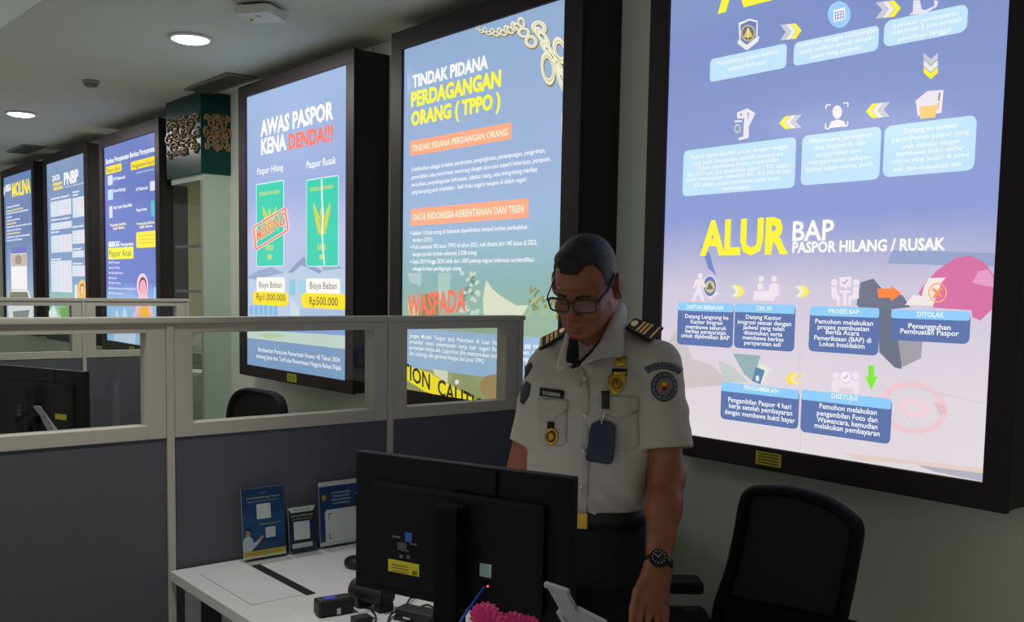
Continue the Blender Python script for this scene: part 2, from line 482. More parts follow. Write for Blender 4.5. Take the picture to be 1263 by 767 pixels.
A.poly([(230, 540), (255, 400), (335, 375), (400, 450), (520, 480), (570, 555), (450, 570), (455, 660), (480, 767), (400, 767)], (116, 120, 142), o6, 5.11)
A.poly([(360, 190), (355, 60), (370, 0), (425, 15), (440, 130), (465, 140), (455, 262), (425, 255)], (112, 118, 136), o8, 3.488)
A.poly([(440, 135), (545, 145), (540, 215), (458, 255)], (164, 160, 168), o8, 3.488)
A.ell(1125, 503, 43, 32, (238, 200, 208), 40, 0.15, 0.80)
A.ell(1125, 503, 20, 12, (240, 208, 214), 30, 0.15, 0.5)
A.poly([(590, 400), (640, 420), (650, 450), (620, 460)], (226, 190, 198), o8, 3.488)
A.poly([(200, 620), (812, 690), (812, 712), (500, 672), (250, 652)], (226, 206, 196), o8, 3.488)
A.poly([(520, 675), (814, 712), (812, 748), (600, 705)], (176, 176, 190), o8, 3.488)
A.line([(985.5, 428), (986, 555)], 1.0, (206, 202, 210))
A.line([(1022, 366), (1090, 480), (1140, 540)], 0.8, (208, 204, 212))
A.line([(1130, 478), (1220, 500)], 1.6, (212, 204, 214))
# upper chart
A.text('ALUR', 884, 13.5, 1036, 55, YE, 0.042)
A.poly([(470, 165), (550, 133), (610, 150), (608, 265), (622, 262), (612, 300), (530, 365), (462, 315), (465, 290), (476, 295)], (236, 236, 244), o1, 5.9)
A.poly([(484, 178), (550, 147), (600, 160), (598, 270), (530, 325), (486, 290)], (112, 130, 190), o1, 5.9)
A.ell(921.5, 40.5, 9.0, 10.2, (206, 186, 130)); A.ell(921.5, 40.5, 7.2, 8.4, (110, 116, 130))
A.poly([(915.5, 46), (921.5, 33), (927.5, 45)], (226, 200, 110)); A.line([(921.5, 34), (921.5, 47)], 1.2, (255, 240, 170))
A.chev(961, 29, 988, 48)
A.rect(875, 73, 969, 101, LB, 0.012)
A.text('Pendaftaran online melalui', 883.4, 80.8, 958.5, 5.2); A.text('aplikasi M-Paspor', 897, 87.3, 944, 5.2)
A.ell(1034, 17.5, 14.0, 16.5, (158, 206, 250)); A.poly([(1027, 12), (1041.5, 8.5), (1041.5, 24), (1027, 27)], (240, 244, 252))
for k in range(3): A.line([(1028.5, 15.5+k*3.6), (1040, 13+k*3.6)], 1.0, (120, 140, 190))
for k in range(4): A.line([(1029.5+k*3.3, 14), (1029.5+k*3.3, 25)], 0.8, (120, 140, 190))
A.rect(978.5, 52.6, 1082.8, 81.3, LB, 0.014)
A.text('Pemilihan tanggal kedatangan', 983, 58.6, 1080, 5.2); A.text('pada aplikasi sesuai dengan', 986.6, 66, 1077, 5.2); A.text('kuota yang tersedia', 999, 72.2, 1061, 5.2)
A.chev(1079, 1, 1111, 21)
A.rect(1090, 26, 1192.5, 57.9, LB, 0.018)
A.poly([(565, 0), (612, 0), (625, 65), (655, 70), (720, 40), (715, 0), (745, 5), (735, 45), (655, 95), (600, 100), (530, 108), (560, 85)], (232, 226, 240), (1030, 0), 5.9)
A.text('Lakukan pembayaran', 1102, 34.2, 1181, 5.6); A.text('maksimal 2 jam setelah', 1099, 43, 1185, 5.6); A.text('pemilihan tanggal', 1107, 51, 1172, 5.6)
A.chev(1138.5, 65, 1155.8, 98, down=True)
A.poly([(1128.5, 124), (1143, 112), (1163, 110.5), (1160.5, 139), (1131, 143)], (238, 230, 240)); A.poly([(1133, 131.5), (1155, 129), (1153, 144.5), (1134.5, 146.5)], (250, 206, 120))
A.line([(1158.5, 114), (1157, 124)], 2.2, (150, 150, 130)); A.line([(1157, 126), (1156, 134)], 2.2, (240, 190, 110))
A.chev(1066.5, 127, 1097, 145, left=True); A.chev(959.6, 142.5, 988.4, 158.5, left=True)
A.ell(1032, 138, 6.0, 8.2, (242, 236, 246)); A.poly([(1021, 158), (1024, 150), (1032, 147), (1040, 149), (1043.5, 155.5)], (242, 236, 246))
for P in ([(1018, 134), (1018.5, 129.5), (1024, 128.8)], [(1039, 127.2), (1045.5, 126.5), (1045, 131.5)], [(1018, 152), (1017.5, 158.8), (1023, 158.2)], [(1045, 149), (1044.8, 155), (1040, 155.8)]): A.line(P, 1.6, (242, 236, 246))
A.poly([(462, 110), (540, 80), (597, 115), (548, 215), (548, 295), (478, 312), (470, 296), (508, 285), (515, 150), (465, 155)], (238, 232, 242), (830, 120), 5.9)
A.poly([(445, 168), (500, 165), (500, 180), (445, 182)], (230, 230, 240), (830, 120), 5.9); A.ell(909, 158.5, 4.2, 5.6, (200, 206, 180), 20, 0, 0.6)
A.poly([(485, 120), (498, 112), (500, 135), (487, 135)], (170, 160, 150), (830, 120), 5.9); A.poly([(535, 105), (560, 118), (540, 165)], (196, 188, 196), (830, 120), 5.9)
A.rect(842.8, 186, 980.6, 242, LB, 0.016)
for t, x, y, xr in (('Paspor dapat diambil sesuai dengan tanggal', 125, 450, 832), ('yang telah ditentukan, setelah wawancara', 135, 495, 800), ('Silakan membawa bukti pengambilan', 165, 530, 765), ('dan KTP asli. Jika diwakilkan dalam 1 KK silakan', 105, 578, 855), ('untuk menunjukan dokumen KK, dan jika di luar', 92, 616, 858), ('KK silakan untuk membawa surat kuasa', 150, 654, 780), ('bermaterai', 365, 678, 545)):
    A.text(t, 830+x/5.9, 120+y/5.9, 830+xr/5.9, 4.9)
A.rect(989.4, 167.7, 1085.5, 228.6, LB, 0.016)
for t, x, y, xr in (('Wawancara, perekaman', 998, 177, 1075), ('data biometrik, dan', 1004, 185, 1067), ('pengambilan foto', 1006, 193.5, 1062), ('menggunakan pakaian', 997, 203, 1073), ('formal selain warna putih', 993.6, 212, 1076)): A.text(t, x, y, xr, 5.4)
A.rect(1091, 155.7, 1203, 218.6, LB, 0.018)
for t, x, y, xr in (('Datang ke tempat', 1115, 164.4, 1180.6), ('permohonan paspor yang', 1100, 175.4, 1195), ('telah diajukan dengan', 1111, 183.8, 1182.5), ('membawa bukti daftar', 1105, 192.8, 1189), ('online yang sudah di print', 1099.4, 202, 1195), ('asli dan dokumen asli', 1102, 211.8, 1185)): A.text(t, x, y, xr, 6.0)
# lower chart
A.text('ALUR', 863, 313.2, 971.5, 38.5, YE, 0.040)
A.text('BAP', 977, 297, 1028, 23.5, WH, 0.018); A.text('PASPOR HILANG / RUSAK', 977, 311.5, 1165.5, 12.6, WH, 0.030)
A.ell(875.4, 353, 8.6, 13.5, (225, 226, 238)); A.ell(875.4, 353, 7.6, 12.2, (104, 124, 180)); A.ell(875.4, 353.5, 6.0, 7.6, (214, 196, 140)); A.poly([(871, 357), (875.4, 347.5), (880, 356.5)], (110, 116, 120))
A.ell(863.4, 340, 2.8, 3.3, PK); A.poly([(165, 560), (215, 550), (240, 610), (222, 618), (205, 590), (210, 640), (228, 715), (205, 715), (188, 655), (165, 690), (158, 715), (135, 712), (155, 660), (172, 630), (170, 590), (155, 628), (143, 622)], PK, o5, 5.9)
A.poly([(262, 690), (325, 645), (330, 660), (265, 712)], (226, 226, 236), o5, 5.9)
A.chev(897, 352, 918.5, 366); A.chev(975, 352.5, 998.6, 366.5)
A.ell(938.8, 344, 3.5, 3.6, PK); A.ell(954.5, 343.6, 3.5, 3.6, PK)
A.poly([(612, 632), (615, 595), (635, 582), (655, 590), (662, 632)], PK, o5, 5.9); A.poly([(590, 642), (700, 640), (700, 600), (735, 580), (765, 595), (772, 680), (742, 682), (738, 714), (586, 710)], PK, o5, 5.9)
def card(xl, yt, ym, yb, xr, head, hl, hb, hr, lines, hcap=5.2, cap=6.0):
    A.rect(xl, yt, xr, yb, NV, 0.014); A.rect(xl, yt, xr, ym, (146, 206, 250), 0.006)
    A.text(head, hl, hb, hr, hcap, (236, 248, 255), 0.02)
    for t, x, y, r in lines: A.text(t, x, y, r, cap, WH, 0.012)
card(836.4, 372.5, 382.8, 424.5, 904.5, 'DAFTAR BERJALAN', 847, 380.5, 892, [('Datang Langsung ke', 845, 392, 898.5), ('Kantor Imigrasi', 852, 398.8, 891), ('membawa seluruh', 846, 404.8, 895.4), ('berkas persyaratan', 845.4, 410.2, 895.3), ('untuk dijadwalkan BAP', 840.4, 415.6, 899.7)], 4.6, 4.9)
card(907, 374, 384.6, 428.8, 980.6, 'CEK IN', 933, 382.3, 951.5, [('Datang Kantor', 920, 393, 964), ('imigrasi sesuai dengan', 910, 399, 976), ('jadwal yang telah', 916.6, 405.6, 967.5), ('ditentukan serta', 917.5, 412.2, 965), ('membawa berkas', 916, 418.2, 966.6), ('persyaratan asli', 918, 424.6, 963)], 4.8, 5.0)
card(999.5, 377.4, 388.9, 433, 1084.6, 'PROSES BAP', 1022.4, 386, 1059.7, [('Pemohon melakukan', 1005.8, 398.6, 1077), ('proses pembuatan', 1008.7, 405.4, 1072), ('Berita Acara', 1018.7, 411.8, 1060), ('Pemeriksaan (BAP) di', 1004.4, 418.8, 1074.6), ('Loket Inteldakim', 1011, 426.4, 1066.6)], 5.2, 5.6)
card(1100, 381.5, 392.2, 419.2, 1196.8, 'DITOLAK', 1131.7, 390.2, 1164.6, [('Penangguhan', 1120.6, 404.6, 1172.8), ('Pembuatan Paspor', 1110.8, 411.0, 1183)], 5.8, 6.2)
card(890.3, 470.8, 481.8, 516.3, 985.6, 'PENGAMBILAN', 918, 480.2, 960.3, [('Pengambilan Paspor 4 hari', 898.6, 495.2, 976), ('kerja setelah pembayaran', 899.5, 502.6, 977.5), ('dengan membawa bukti bayar', 894, 510, 980.8)], 5.4, 5.8)
card(989.5, 480.3, 492.6, 532.4, 1099.6, 'DISETUJUI', 1025.9, 490.6, 1058, [('Pemohon melakukan', 1011, 503.3, 1081.8), ('pengambilan Foto dan', 1008, 511.8, 1082.6), ('Wawancara, kemudian', 1008, 519.8, 1082.6), ('melakukan pembayaran', 1005, 527, 1085.5)], 5.6, 6.2)
for cx in (100, 237): A.ell(1010+cx/5.11, 270+400/5.11, 4.0, 4.2, PK)
A.poly([(133, 368), (205, 362), (207, 425), (180, 428), (170, 440), (160, 430), (135, 430)], PK, o6, 5.11); A.line([(1039.5, 347.5), (1042, 350), (1046, 344.5)], 1.1, (150, 150, 180))
A.poly([(80, 430), (112, 425), (118, 470), (135, 490), (135, 545), (118, 545), (115, 510), (85, 500)], PK, o6, 5.11); A.poly([(220, 428), (252, 425), (255, 500), (205, 510), (205, 545), (188, 545), (190, 490), (215, 475)], PK, o6, 5.11); A.poly([(133, 450), (203, 450), (200, 466), (178, 468), (178, 545), (155, 545), (155, 468), (133, 466)], PK, o6, 5.11)
A.poly([(372, 440), (460, 436), (460, 420), (522, 468), (455, 520), (455, 496), (378, 498)], (255, 140, 70), o6, 5.11)
A.poly([(700, 372), (803, 370), (775, 400), (750, 470), (722, 548), (545, 542), (600, 478), (650, 490), (668, 420)], (240, 232, 226), o6, 5.11)
A.ell(1157, 361, 11.6, 12.2, (255, 170, 120), 30, 0, 0.86); A.line([(1151, 356), (1163, 366)], 3.4, (255, 150, 90)); A.line([(1162, 354.5), (1152, 367.5)], 3.4, (255, 150, 90))
A.poly([(320, 247), (345, 245), (345, 295), (360, 293), (333, 352), (305, 292), (320, 295)], (130, 236, 60), o8, 3.488)
for cx in (180, 265): A.ell(980+cx/3.488, 380+290/3.488, 4.2, 4.6, PK)
A.poly([(163, 312), (198, 308), (222, 330), (245, 312), (280, 312), (278, 368), (255, 366), (252, 345), (192, 340), (190, 360), (163, 356)], PK, o8, 3.488); A.ell(1043.5, 464.8, 6.0, 6.4, (246, 238, 244)); A.line([(1041, 465), (1043, 467), (1046.5, 462.5)], 1.2, (150, 160, 190))
A.chev(969, 460, 991, 474, left=True, cols=((240, 214, 170), (246, 232, 180), (255, 226, 50)))
A.poly([(690, 462), (768, 505), (722, 600), (700, 612)], (226, 236, 214), o7, 5.9); A.poly([(665, 485), (733, 512), (700, 612), (640, 590)], (96, 136, 170), o7, 5.9); A.ell(935, 466.5, 2.2, 3.6, (230, 238, 240))
boxA = light_box('large light box with yellow ALUR flow charts, nearest and rightmost', -2.157, -1.005, 1.014, 2.575, -2.083, -1.064, 1.078, 2.497, A, (-1.66, 1.047, 0.085, 0.038))

# --- second box: human trafficking notice with gold chain
B = Art(emis_ramp('trafficking_print', [(1.075, (150, 150, 96)), (1.20, (158, 168, 120)), (1.40, (150, 182, 162)), (1.52, (140, 178, 176)), (1.68, (152, 186, 206)), (1.80, (160, 184, 220)), (2.495, (146, 172, 208))]))
GO = (240, 236, 206); GD = (126, 118, 76)
def link(cx, cy, rx, ry, ang, inner=.52):
    B.ell(cx+0.8, cy+1.2, rx*1.06, ry*1.06, GD, 26, ang, inner*.9); B.ell(cx, cy, rx, ry, GO, 26, ang, inner); B.ell(cx+.3, cy+.3, rx*.80, ry*.80, (206, 198, 156), 26, ang, .86)
for i in range(13):
    k = i/12; px = 588+k*54; py = 35+math.sin(k*3.3)*7-k*5
    link(px, py+(1.6 if i % 2 else -1.2), (2.6+3.2*k)*(1.15 if i % 2 else .8), (2.4+3.6*k)*(.8 if i % 2 else 1.2), 0.5 if i % 2 else -.3)
link(645, 40, 8, 6.5, 0.3); link(654, 51, 8.5, 7.5, 0.8); link(664, 34, 10, 8.5, 0.5, .45); link(668, 45, 5.5, 15, -0.65, .3); link(674, 60, 5, 12, -.7, .2)
link(690, 62, 8.5, 17, -0.25); link(675, 84, 8.5, 21, -0.12, .6); link(692, 96, 5.5, 29, -0.33, .15); link(699, 146, 7, 33, 0.06, .6)
B.text('TINDAK PIDANA', 508, 108, 601, 14.2, WH, 0.036); B.text('PERDAGANGAN', 506.4, 131.7, 617, 17, (252, 248, 60), 0.042); B.text('ORANG ( TPPO )', 506.4, 155, 616.4, 16.2, (252, 248, 60), 0.042)
OR = (255, 174, 136)
B.rect(505.3, 174, 630, 192.4, OR); B.text('TINDAK PIDANA PERDANGAN ORANG', 508, 186.8, 625.4, 7.2, (255, 244, 220), 0.02)
for t, y, xr in (('Didefinisikan sebagai tindakan perekrutan, pengangkutan, penampungan, pengiriman,', 211.5, 672), ('pemindahan, atau penerimaan seseorang dengan cara-cara seperti kekerasan, penipuan,', 221, 678.4), ('penculikan, penyalahgunaan kekuasaan, jebakan utang, atau iming-iming manfaat', 230.2, 662), ('yang berujung pada eksploitasi - baik lintas negara maupun di dalam negeri', 239.4, 648.7)):
    B.text(t, 507, y, xr, 5.0, WH, 0.006)
B.rect(506.3, 257.6, 651, 278.5, OR); B.text('DATA INDONESIA-KERENTANAN DAN TREN', 509, 271.8, 645, 7.8, (255, 244, 220), 0.02)
for t, y, xr, dot in (('Sekitar 1,8 juta orang di Indonesia diperkirakan menjadi korban perbudakan', 290, 649.7, 1), ('modern (2021)', 298.4, 532.4, 0), ('Polisi mencatat 982 kasus TPPO di tahun 2023, naik drastis dari 145 kasus di 2022,', 307, 662, 1), ('dengan jumlah korban sebanyak 3.208 orang.', 315.8, 587.8, 0), ('Sejak 2019 hingga 2024, lebih dari 1.800 pekerja migran Indonesia teridentifikasi', 325, 658, 1), ('sebagai korban perdagangan orang', 333.6, 568.5, 0)):
    B.text(t, 508.3, y, xr, 5.0, WH, 0.006)
    if dot: B.ell(506.2, y-2.2, 0.9, 1.0, WH, 10)
o3 = (490, 270)
B.poly([(655, 450), (700, 515), (760, 570), (880, 640), (970, 640), (930, 705), (900, 760), (640, 760), (632, 600)], (216, 222, 196), o3, 6.01)
B.poly([(300, 400), (390, 400), (385, 600), (300, 600)], (170, 200, 190), o3, 6.01); B.poly([(75, 400), (180, 400), (170, 495), (90, 470)], (176, 200, 200), o3, 6.01)
B.poly([(180, 560), (300, 545), (300, 760), (150, 760)], (128, 140, 96), o3, 6.01); B.poly([(75, 620), (150, 640), (150, 760), (90, 760)], (200, 206, 160), o3, 6.01)
random.seed(3)
for i in range(46):
    x = 470+random.random()*130; y = 400+random.random()*320; B.ell(490+x/6.01, 270+y/6.01, 1.4+random.random(), 2.2+2*random.random(), (196, 214, 200) if i % 3 else (120, 150, 130), 9, random.random())
for i in range(30):
    x = 980+random.random()*250; y = 500+random.random()*230; B.ell(490+x/6.01, 270+y/6.01, 1.2+random.random()*1.5, 2.5+3*random.random(), ((150, 150, 90), (176, 190, 130), (128, 140, 100))[i % 3], 9, random.random())
B.textrot('WASPADA', (503, 390), (575, 383), 25, (250, 120, 96), 0.03)
B.rect(500, 404, 703.5, 452, (158, 188, 220))
for t, y, xr in (('Jangan  Mudah  Tergiur  janji  Pekerjaan  di  Luar  Negeri  dengan  gaji  tinggi  tanpa', 416, 690), ('prosedur  resmi  penempatan  kerja  luar  negeri. Pastikan  dokumen  dan  kontrak', 423.3, 690), ('perjanjian kerja sah. Laporkan jika menemukan indikasi perdagangan orang demi', 430.4, 690), ('diri, keluarga, dan generasi bangsa dari jerat TPPO', 437.6, 598)): B.text(t, 505.5, y, xr, 4.9, WH, 0.012)
B.ell(612, 478, 20, 16, (166, 140, 96), 24, 0.3); B.ell(640, 486, 14, 14, (170, 170, 120), 24); B.ell(564, 471, 2.4, 3.2, (240, 240, 230), 12); B.poly([(535, 455), (553, 458), (553, 472), (536, 462)], (220, 222, 196))
B.poly([(490, 440), (496.5, 443), (507, 452.2), (530, 459.5), (592, 496), (555, 492), (525, 483), (490, 461)], (250, 232, 30))
B.textrot('TION  CAUTION', (497, 464), (612, 521), 18, (52, 46, 20), 0.02)
boxB = light_box('light box with TPPO human trafficking notice and gold chain', -3.64, -2.46, 1.012, 2.572, -3.556, -2.553, 1.076, 2.494, B, (-3.05, 1.046, 0.075, 0.036))

# --- third box: passport fines
D3 = Art(emis_ramp('fine_print', [(1.07, (146, 176, 214)), (1.33, (176, 196, 226)), (1.75, (186, 192, 226)), (2.0, (156, 174, 220)), (2.51, (158, 184, 220))]))
D3.text('AWAS PASPOR', 320, 168, 410, 18.4, WH, 0.036); D3.text('KENA', 321, 190.3, 351.8, 18, WH, 0.036); D3.text('DENDA!!!', 354.7, 184, 409.4, 17.5, (255, 122, 100), 0.04)
D3.text('Paspor Hilang', 316, 215.5, 347.8, 8, WH, 0.005); D3.text('Paspor Rusak', 377, 207.7, 413, 9, WH, 0.005)
o77 = (300, 300); k77 = 4.386
D3.poly([(22, 180), (60, 150), (150, 135), (235, 160), (290, 100), (320, 72), (345, 88), (420, 120), (520, 120), (560, 180), (560, 400), (560, 490), (22, 490)], (186, 202, 226), o77, k77)
D3.poly([(22, 180), (75, 148), (150, 130), (215, 160), (130, 180), (80, 200), (22, 190)], (150, 168, 200), o77, k77)
D3.poly([(235, 158), (290, 100), (320, 72), (342, 95), (420, 150), (410, 165), (310, 118), (260, 160)], (140, 158, 194), o77, k77)
D3.poly([(245, 200), (278, 195), (278, 280), (245, 282)], (140, 196, 222), o77, k77); D3.poly([(296, 195), (332, 195), (332, 270), (298, 272)], (160, 206, 226), o77, k77)
for k in range(6): D3.poly([(30+k*26, 335), (50+k*26, 335), (50+k*26, 388), (30+k*26, 388)], (130, 180, 224), o77, k77)
D3.poly([(250, 300), (300, 340), (300, 420), (250, 420)], (206, 216, 228), o77, k77); D3.poly([(420, 120), (515, 118), (530, 135), (425, 150)], (150, 176, 196), o77, k77); D3.poly([(300, 355), (560, 360), (560, 420), (300, 420)], (168, 190, 220), o77, k77)
D3.poly([(540, 350), (562, 350), (562, 420), (540, 420)], (140, 200, 150), o77, k77)
GR = (64, 206, 176); GL = (196, 214, 110)
for (x0, yt, x1, yb) in ((315.4, 228.3, 348.4, 328), (377.4, 222.8, 415.9, 328)):
    D3.rect(x0-0.7, yt-1.2, x1+0.7, yb+1.0, (214, 236, 240), 0.01); D3.rect(x0, yt, x1, yb, GR, 0.008)
D3.text('REPUBLIK INDONESIA', 319, 241.6, 343.8, 4.2, GL, 0.03); D3.text('REPUBLIK INDONESIA', 381.6, 235.8, 410, 4.4, GL, 0.03)
def emblem(cx, cy, w, h):
    for s in (-1, 1):
        for k in range(4):
            D3.poly([(cx+s*w*.05, cy+h*(.05+.12*k)), (cx+s*w*(.50-.06*k), cy-h*(.50-.2*k)), (cx+s*w*(.47-.08*k), cy-h*(.12-.2*k)), (cx+s*w*.12, cy+h*(.22+.09*k))], (190, 206, 90) if k % 2 else (206, 214, 96))
    D3.poly([(cx-w*.13, cy-h*.1), (cx+w*.13, cy-h*.1), (cx+w*.12, cy+h*.15), (cx, cy+h*.32), (cx-w*.12, cy+h*.15)], (170, 200, 100))
    D3.ell(cx, cy-h*.22, w*.09, h*.13, (206, 214, 96), 14); D3.poly([(cx-w*.22, cy+h*.4), (cx, cy+h*.28), (cx+w*.22, cy+h*.4), (cx, cy+h*.56)], (206, 214, 96))
emblem(331.5, 268, 17, 30); emblem(396, 269, 21, 40)
D3.text('PASPOR', 326.5, 308.5, 336.5, 6, GL, 0.04); D3.rect(329.3, 314, 334.3, 320, GL); D3.text('PASPOR', 391, 308.6, 401, 7, GL, 0.04); D3.rect(393.3, 314, 398.5, 320, GL)
D3.line([(395.8, 221), (396.4, 245), (397.6, 262), (396.6, 285), (397.4, 305), (399.3, 327)], 1.7, (236, 246, 246))
def st(p): return (300+p[0]/5.48, 190+p[1]/5.48)
Q = [st(p) for p in ((65, 497), (280, 364), (298, 512), (83, 645))]
for w, c in ((3.6, (240, 226, 226)), (1.9, (250, 120, 96))):
    for i in range(4): D3.line([Q[i], Q[(i+1) % 4]], w, c)
D3.textrot('MISSING', st((88, 592)), st((276, 474)), 14.5, (232, 214, 180), 0.05); D3.textrot('MISSING', st((88, 590)), st((276, 472)), 13.8, (246, 130, 90), 0.02)
D3.rect(316, 342, 350.6, 362, (252, 250, 240), 0.012); D3.text('Biaya Beban', 318.7, 354.3, 347.2, 7, (120, 116, 116), 0.008)
D3.rect(311.4, 359.3, 354.7, 375.4, (255, 226, 40), 0.034); D3.text('Rp1.000.000', 316, 369.6, 351.8, 7.8, (112, 104, 60), 0.012)
D3.rect(377, 343.3, 418.6, 363, (252, 250, 240), 0.012); D3.text('Biaya Beban', 381.6, 355.9, 415, 8.2, (120, 116, 116), 0.008)
D3.rect(371, 361, 427, 378.9, (255, 226, 40), 0.036); D3.text('Rp500.000', 381, 375.5, 416.3, 9.6, (112, 104, 60), 0.012)
D3.poly([(300, 404), (430, 414), (430, 440), (300, 425)], (206, 222, 214)); D3.poly([(380, 400), (430, 405), (430, 414), (330, 408)], (140, 170, 220)); D3.poly([(316, 411), (345, 411), (352, 415), (330, 418)], (190, 214, 170))
x0, z1 = D3.W(304, 416.5); D3.rectw(-5.12, -4.0, 1.06, z1, (134, 164, 206))
D3.text('Berdasarkan Peraturan Pemerintah Nomor 45 Tahun 2024', 318, 433, 418.5, 5.0, WH, 0.012); D3.text('tentang Jenis dan Tarif atas Penerimaan Negara Bukan Pajak', 315.7, 441, 420.7, 5.0, WH, 0.012)
boxC = light_box('light box warning of passport fines, two green passports on it', -5.182, -3.947, 1.012, 2.570, -5.095, -4.02, 1.072, 2.508, D3, (-4.55, 1.042, 0.10, 0.04))

# --- fourth box: document checklists
D = Art(emis_ramp('checklist_print', [(1.08, (150, 196, 232)), (1.36, (150, 190, 232)), (1.50, (104, 124, 200)), (2.0, (100, 120, 194)), (2.47, (108, 126, 192))]))
GW = (226, 230, 246)
D.text('Berkas Persyaratan Berkas Persyaratan', 129.8, 202.5, 191, 6.0, WH, 0.02)
D.rect(129.8, 206, 148.8, 215.3, (250, 226, 50), 0.012); D.text('Paspor Baru', 131, 213, 147, 4.6, (130, 120, 80), 0.01)
D.rect(160.3, 199.8, 191.8, 210.3, (250, 226, 50), 0.012); D.text('Penggantian Paspor', 162, 207.6, 190, 4.6, (130, 120, 80), 0.01)
D.text('yang habis masa berlakunya', 167.5, 214.2, 188.6, 2.2, GW)
for x0, y0, x1, y1, c in ((131.9, 217, 138, 229, (214, 220, 246)), (132, 234.3, 138.6, 247, (190, 214, 250)), (133.6, 254.6, 137.8, 269, (214, 220, 246)), (183.9, 223.7, 190.8, 235.6, (220, 224, 244)), (185.3, 248, 189.5, 267, (80, 190, 200))): D.rect(x0, y0, x1, y1, c, 0.006)
for t, x, y, xr in (('KTP Elektronik', 139, 223, 153.6), ('Kartu Keluarga', 139.5, 237.3, 154), ('Akta / Ijazah / Buku Nikah', 139, 258, 161.9), ('KTP Elektronik', 167, 235.6, 181.4), ('Paspor lama', 167.5, 261, 180.2)): D.text(t, x, y, xr, 3.8, WH, 0.015)
for t, x, y, xr in (('Persyaratan tambahan', 135, 279.3, 154.7), ('wajib dibawa', 138.3, 283.2, 152.5), ('Persyaratan tambahan', 168, 277.6, 189.5), ('wajib dibawa', 170.8, 281.4, 187)): D.text(t, x, y, xr, 3.2, (240, 232, 190), 0.03)
D.rect(167, 286.4, 193.0, 306, (250, 232, 60), 0.02)
for k in range(3): D.text('Catatan permohonan paspor', 170, 292+k*4.4, 190.5, 2.0, (180, 160, 70))
D.text('BERKAS', 133.2, 304.7, 146.6, 6.4, WH, 0.03); D.text('Persyaratan', 148, 303.6, 163.7, 4.4, WH, 0.015)
D.rect(132.7, 306, 163.7, 320, (252, 240, 60), 0.008); D.text('Paspor Anak', 134, 316.8, 161.5, 8.0, (96, 96, 96), 0.0)
for t, y, xr in (('KTP orang tua', 325, 146.8), ('Kartu keluarga', 331.4, 146.8), ('Akta kelahiran anak', 337.7, 150.8), ('Buku nikah', 344, 143.2), ('Paspor orang tua', 350, 148), ('Surat pernyataan orang tua bermaterai dan izin', 356.5, 166.6), ('Pas foto berwarna', 362.5, 151)):
    D.text(t, 136.6, y, xr, 2.8, GW, 0.01); D.ell(134.6, y-1.2, 1.0, 1.4, GW, 10)
D.ell(175, 352, 6.9, 15, (240, 206, 226)); D.ell(175.5, 353, 5.0, 11.5, (110, 70, 80)); D.ell(175.6, 355, 4.2, 10, (244, 168, 184)); D.poly([(167, 372), (172, 362), (180, 363), (186, 376), (190, 400), (165, 400)], (240, 190, 206)); D.poly([(171, 380), (181, 376), (185, 392), (184.5, 430), (172, 430)], (252, 184, 40))
D.rect(188.7, 354, 193.2, 372, (140, 200, 240)); D.poly([(140, 400), (143, 380), (148, 396), (153, 378), (158, 398), (166, 384), (166, 425), (140, 420)], (196, 220, 244))
boxD = light_box('light box with blue document checklists, beside the pier', -7.62, -6.39, 1.012, 2.560, -7.53, -6.47, 1.082, 2.478, D, (-6.95, 1.045, 0.10, 0.04))

# --- fifth box: price tables
E_ = Art(emis_ramp('price_table_print', [(1.08, (150, 196, 120)), (1.36, (140, 184, 170)), (1.50, (126, 156, 190)), (2.0, (112, 138, 186)), (2.47, (128, 152, 188))]))
E_.text('DATA', 64, 223.7, 73.2, 6.6, WH, 0.03); E_.text('PENERIMAAN', 64.3, 229.6, 75.6, 3.6, (250, 226, 90), 0.05); E_.text('NEGARA', 65, 235, 77, 3.8, (250, 226, 90), 0.05)
E_.text('PNBP', 78, 228, 95.9, 14.4, WH, 0.035); E_.text('Penerimaan negara bukan pajak', 79.4, 231.8, 102.5, 2.2, GW)
for x, y, xr in ((62, 246.5, 85), (88.7, 238, 97), (88.7, 241.8, 95.5), (62.2, 272.6, 86), (62.6, 287.6, 72), (88.8, 280.8, 103), (88.8, 308, 100), (62.5, 320.8, 75), (89, 326, 101)): E_.text('Layanan paspor', x, y, xr, 2.4, WH, 0.02)
for x0, y0, x1, y1 in ((61.5, 249.6, 87, 268), (88.7, 244.5, 103, 268.6), (62.2, 275.8, 87.6, 284), (62.5, 291, 88, 311.8), (88.8, 284.7, 103.7, 301), (88.8, 309.7, 103, 317.6), (62.5, 322, 88, 359.5), (89, 327.7, 104, 340.7)):
    E_.rect(x0, y0, x1, y1, (214, 224, 236)); n = int((y1-y0)/3.2)
    for k in range(n):
        yy = y0+2.9+k*3.2; E_.text('Paspor biasa', x0+1, yy, x0+(x1-x0)*.45, 1.6, (150, 170, 190)); E_.text('Rp 350.000', x0+(x1-x0)*.55, yy-.3, x1-1, 1.6, (226, 168, 170))
E_.poly([(92, 352), (95, 350), (95.5, 372), (92, 372)], (236, 220, 220)); E_.ell(101, 358, 4.6, 13, (250, 196, 50)); E_.ell(101.2, 357, 3.0, 7.5, (150, 90, 50)); E_.ell(101.4, 358, 2.4, 6, (240, 190, 160)); E_.poly([(96, 372), (99, 364), (104, 364), (106, 400), (94, 400)], (250, 176, 60))
E_.poly([(60, 384), (66, 376), (72, 392), (80, 378), (90, 394), (90, 420), (60, 415)], (214, 240, 236)); E_.poly([(74, 380), (86, 376), (88, 420), (76, 418)], (110, 160, 80))
boxE = light_box('light box with white PNBP price tables', -9.16, -7.92, 1.012, 2.560, -9.08, -8.0, 1.082, 2.488, E_)

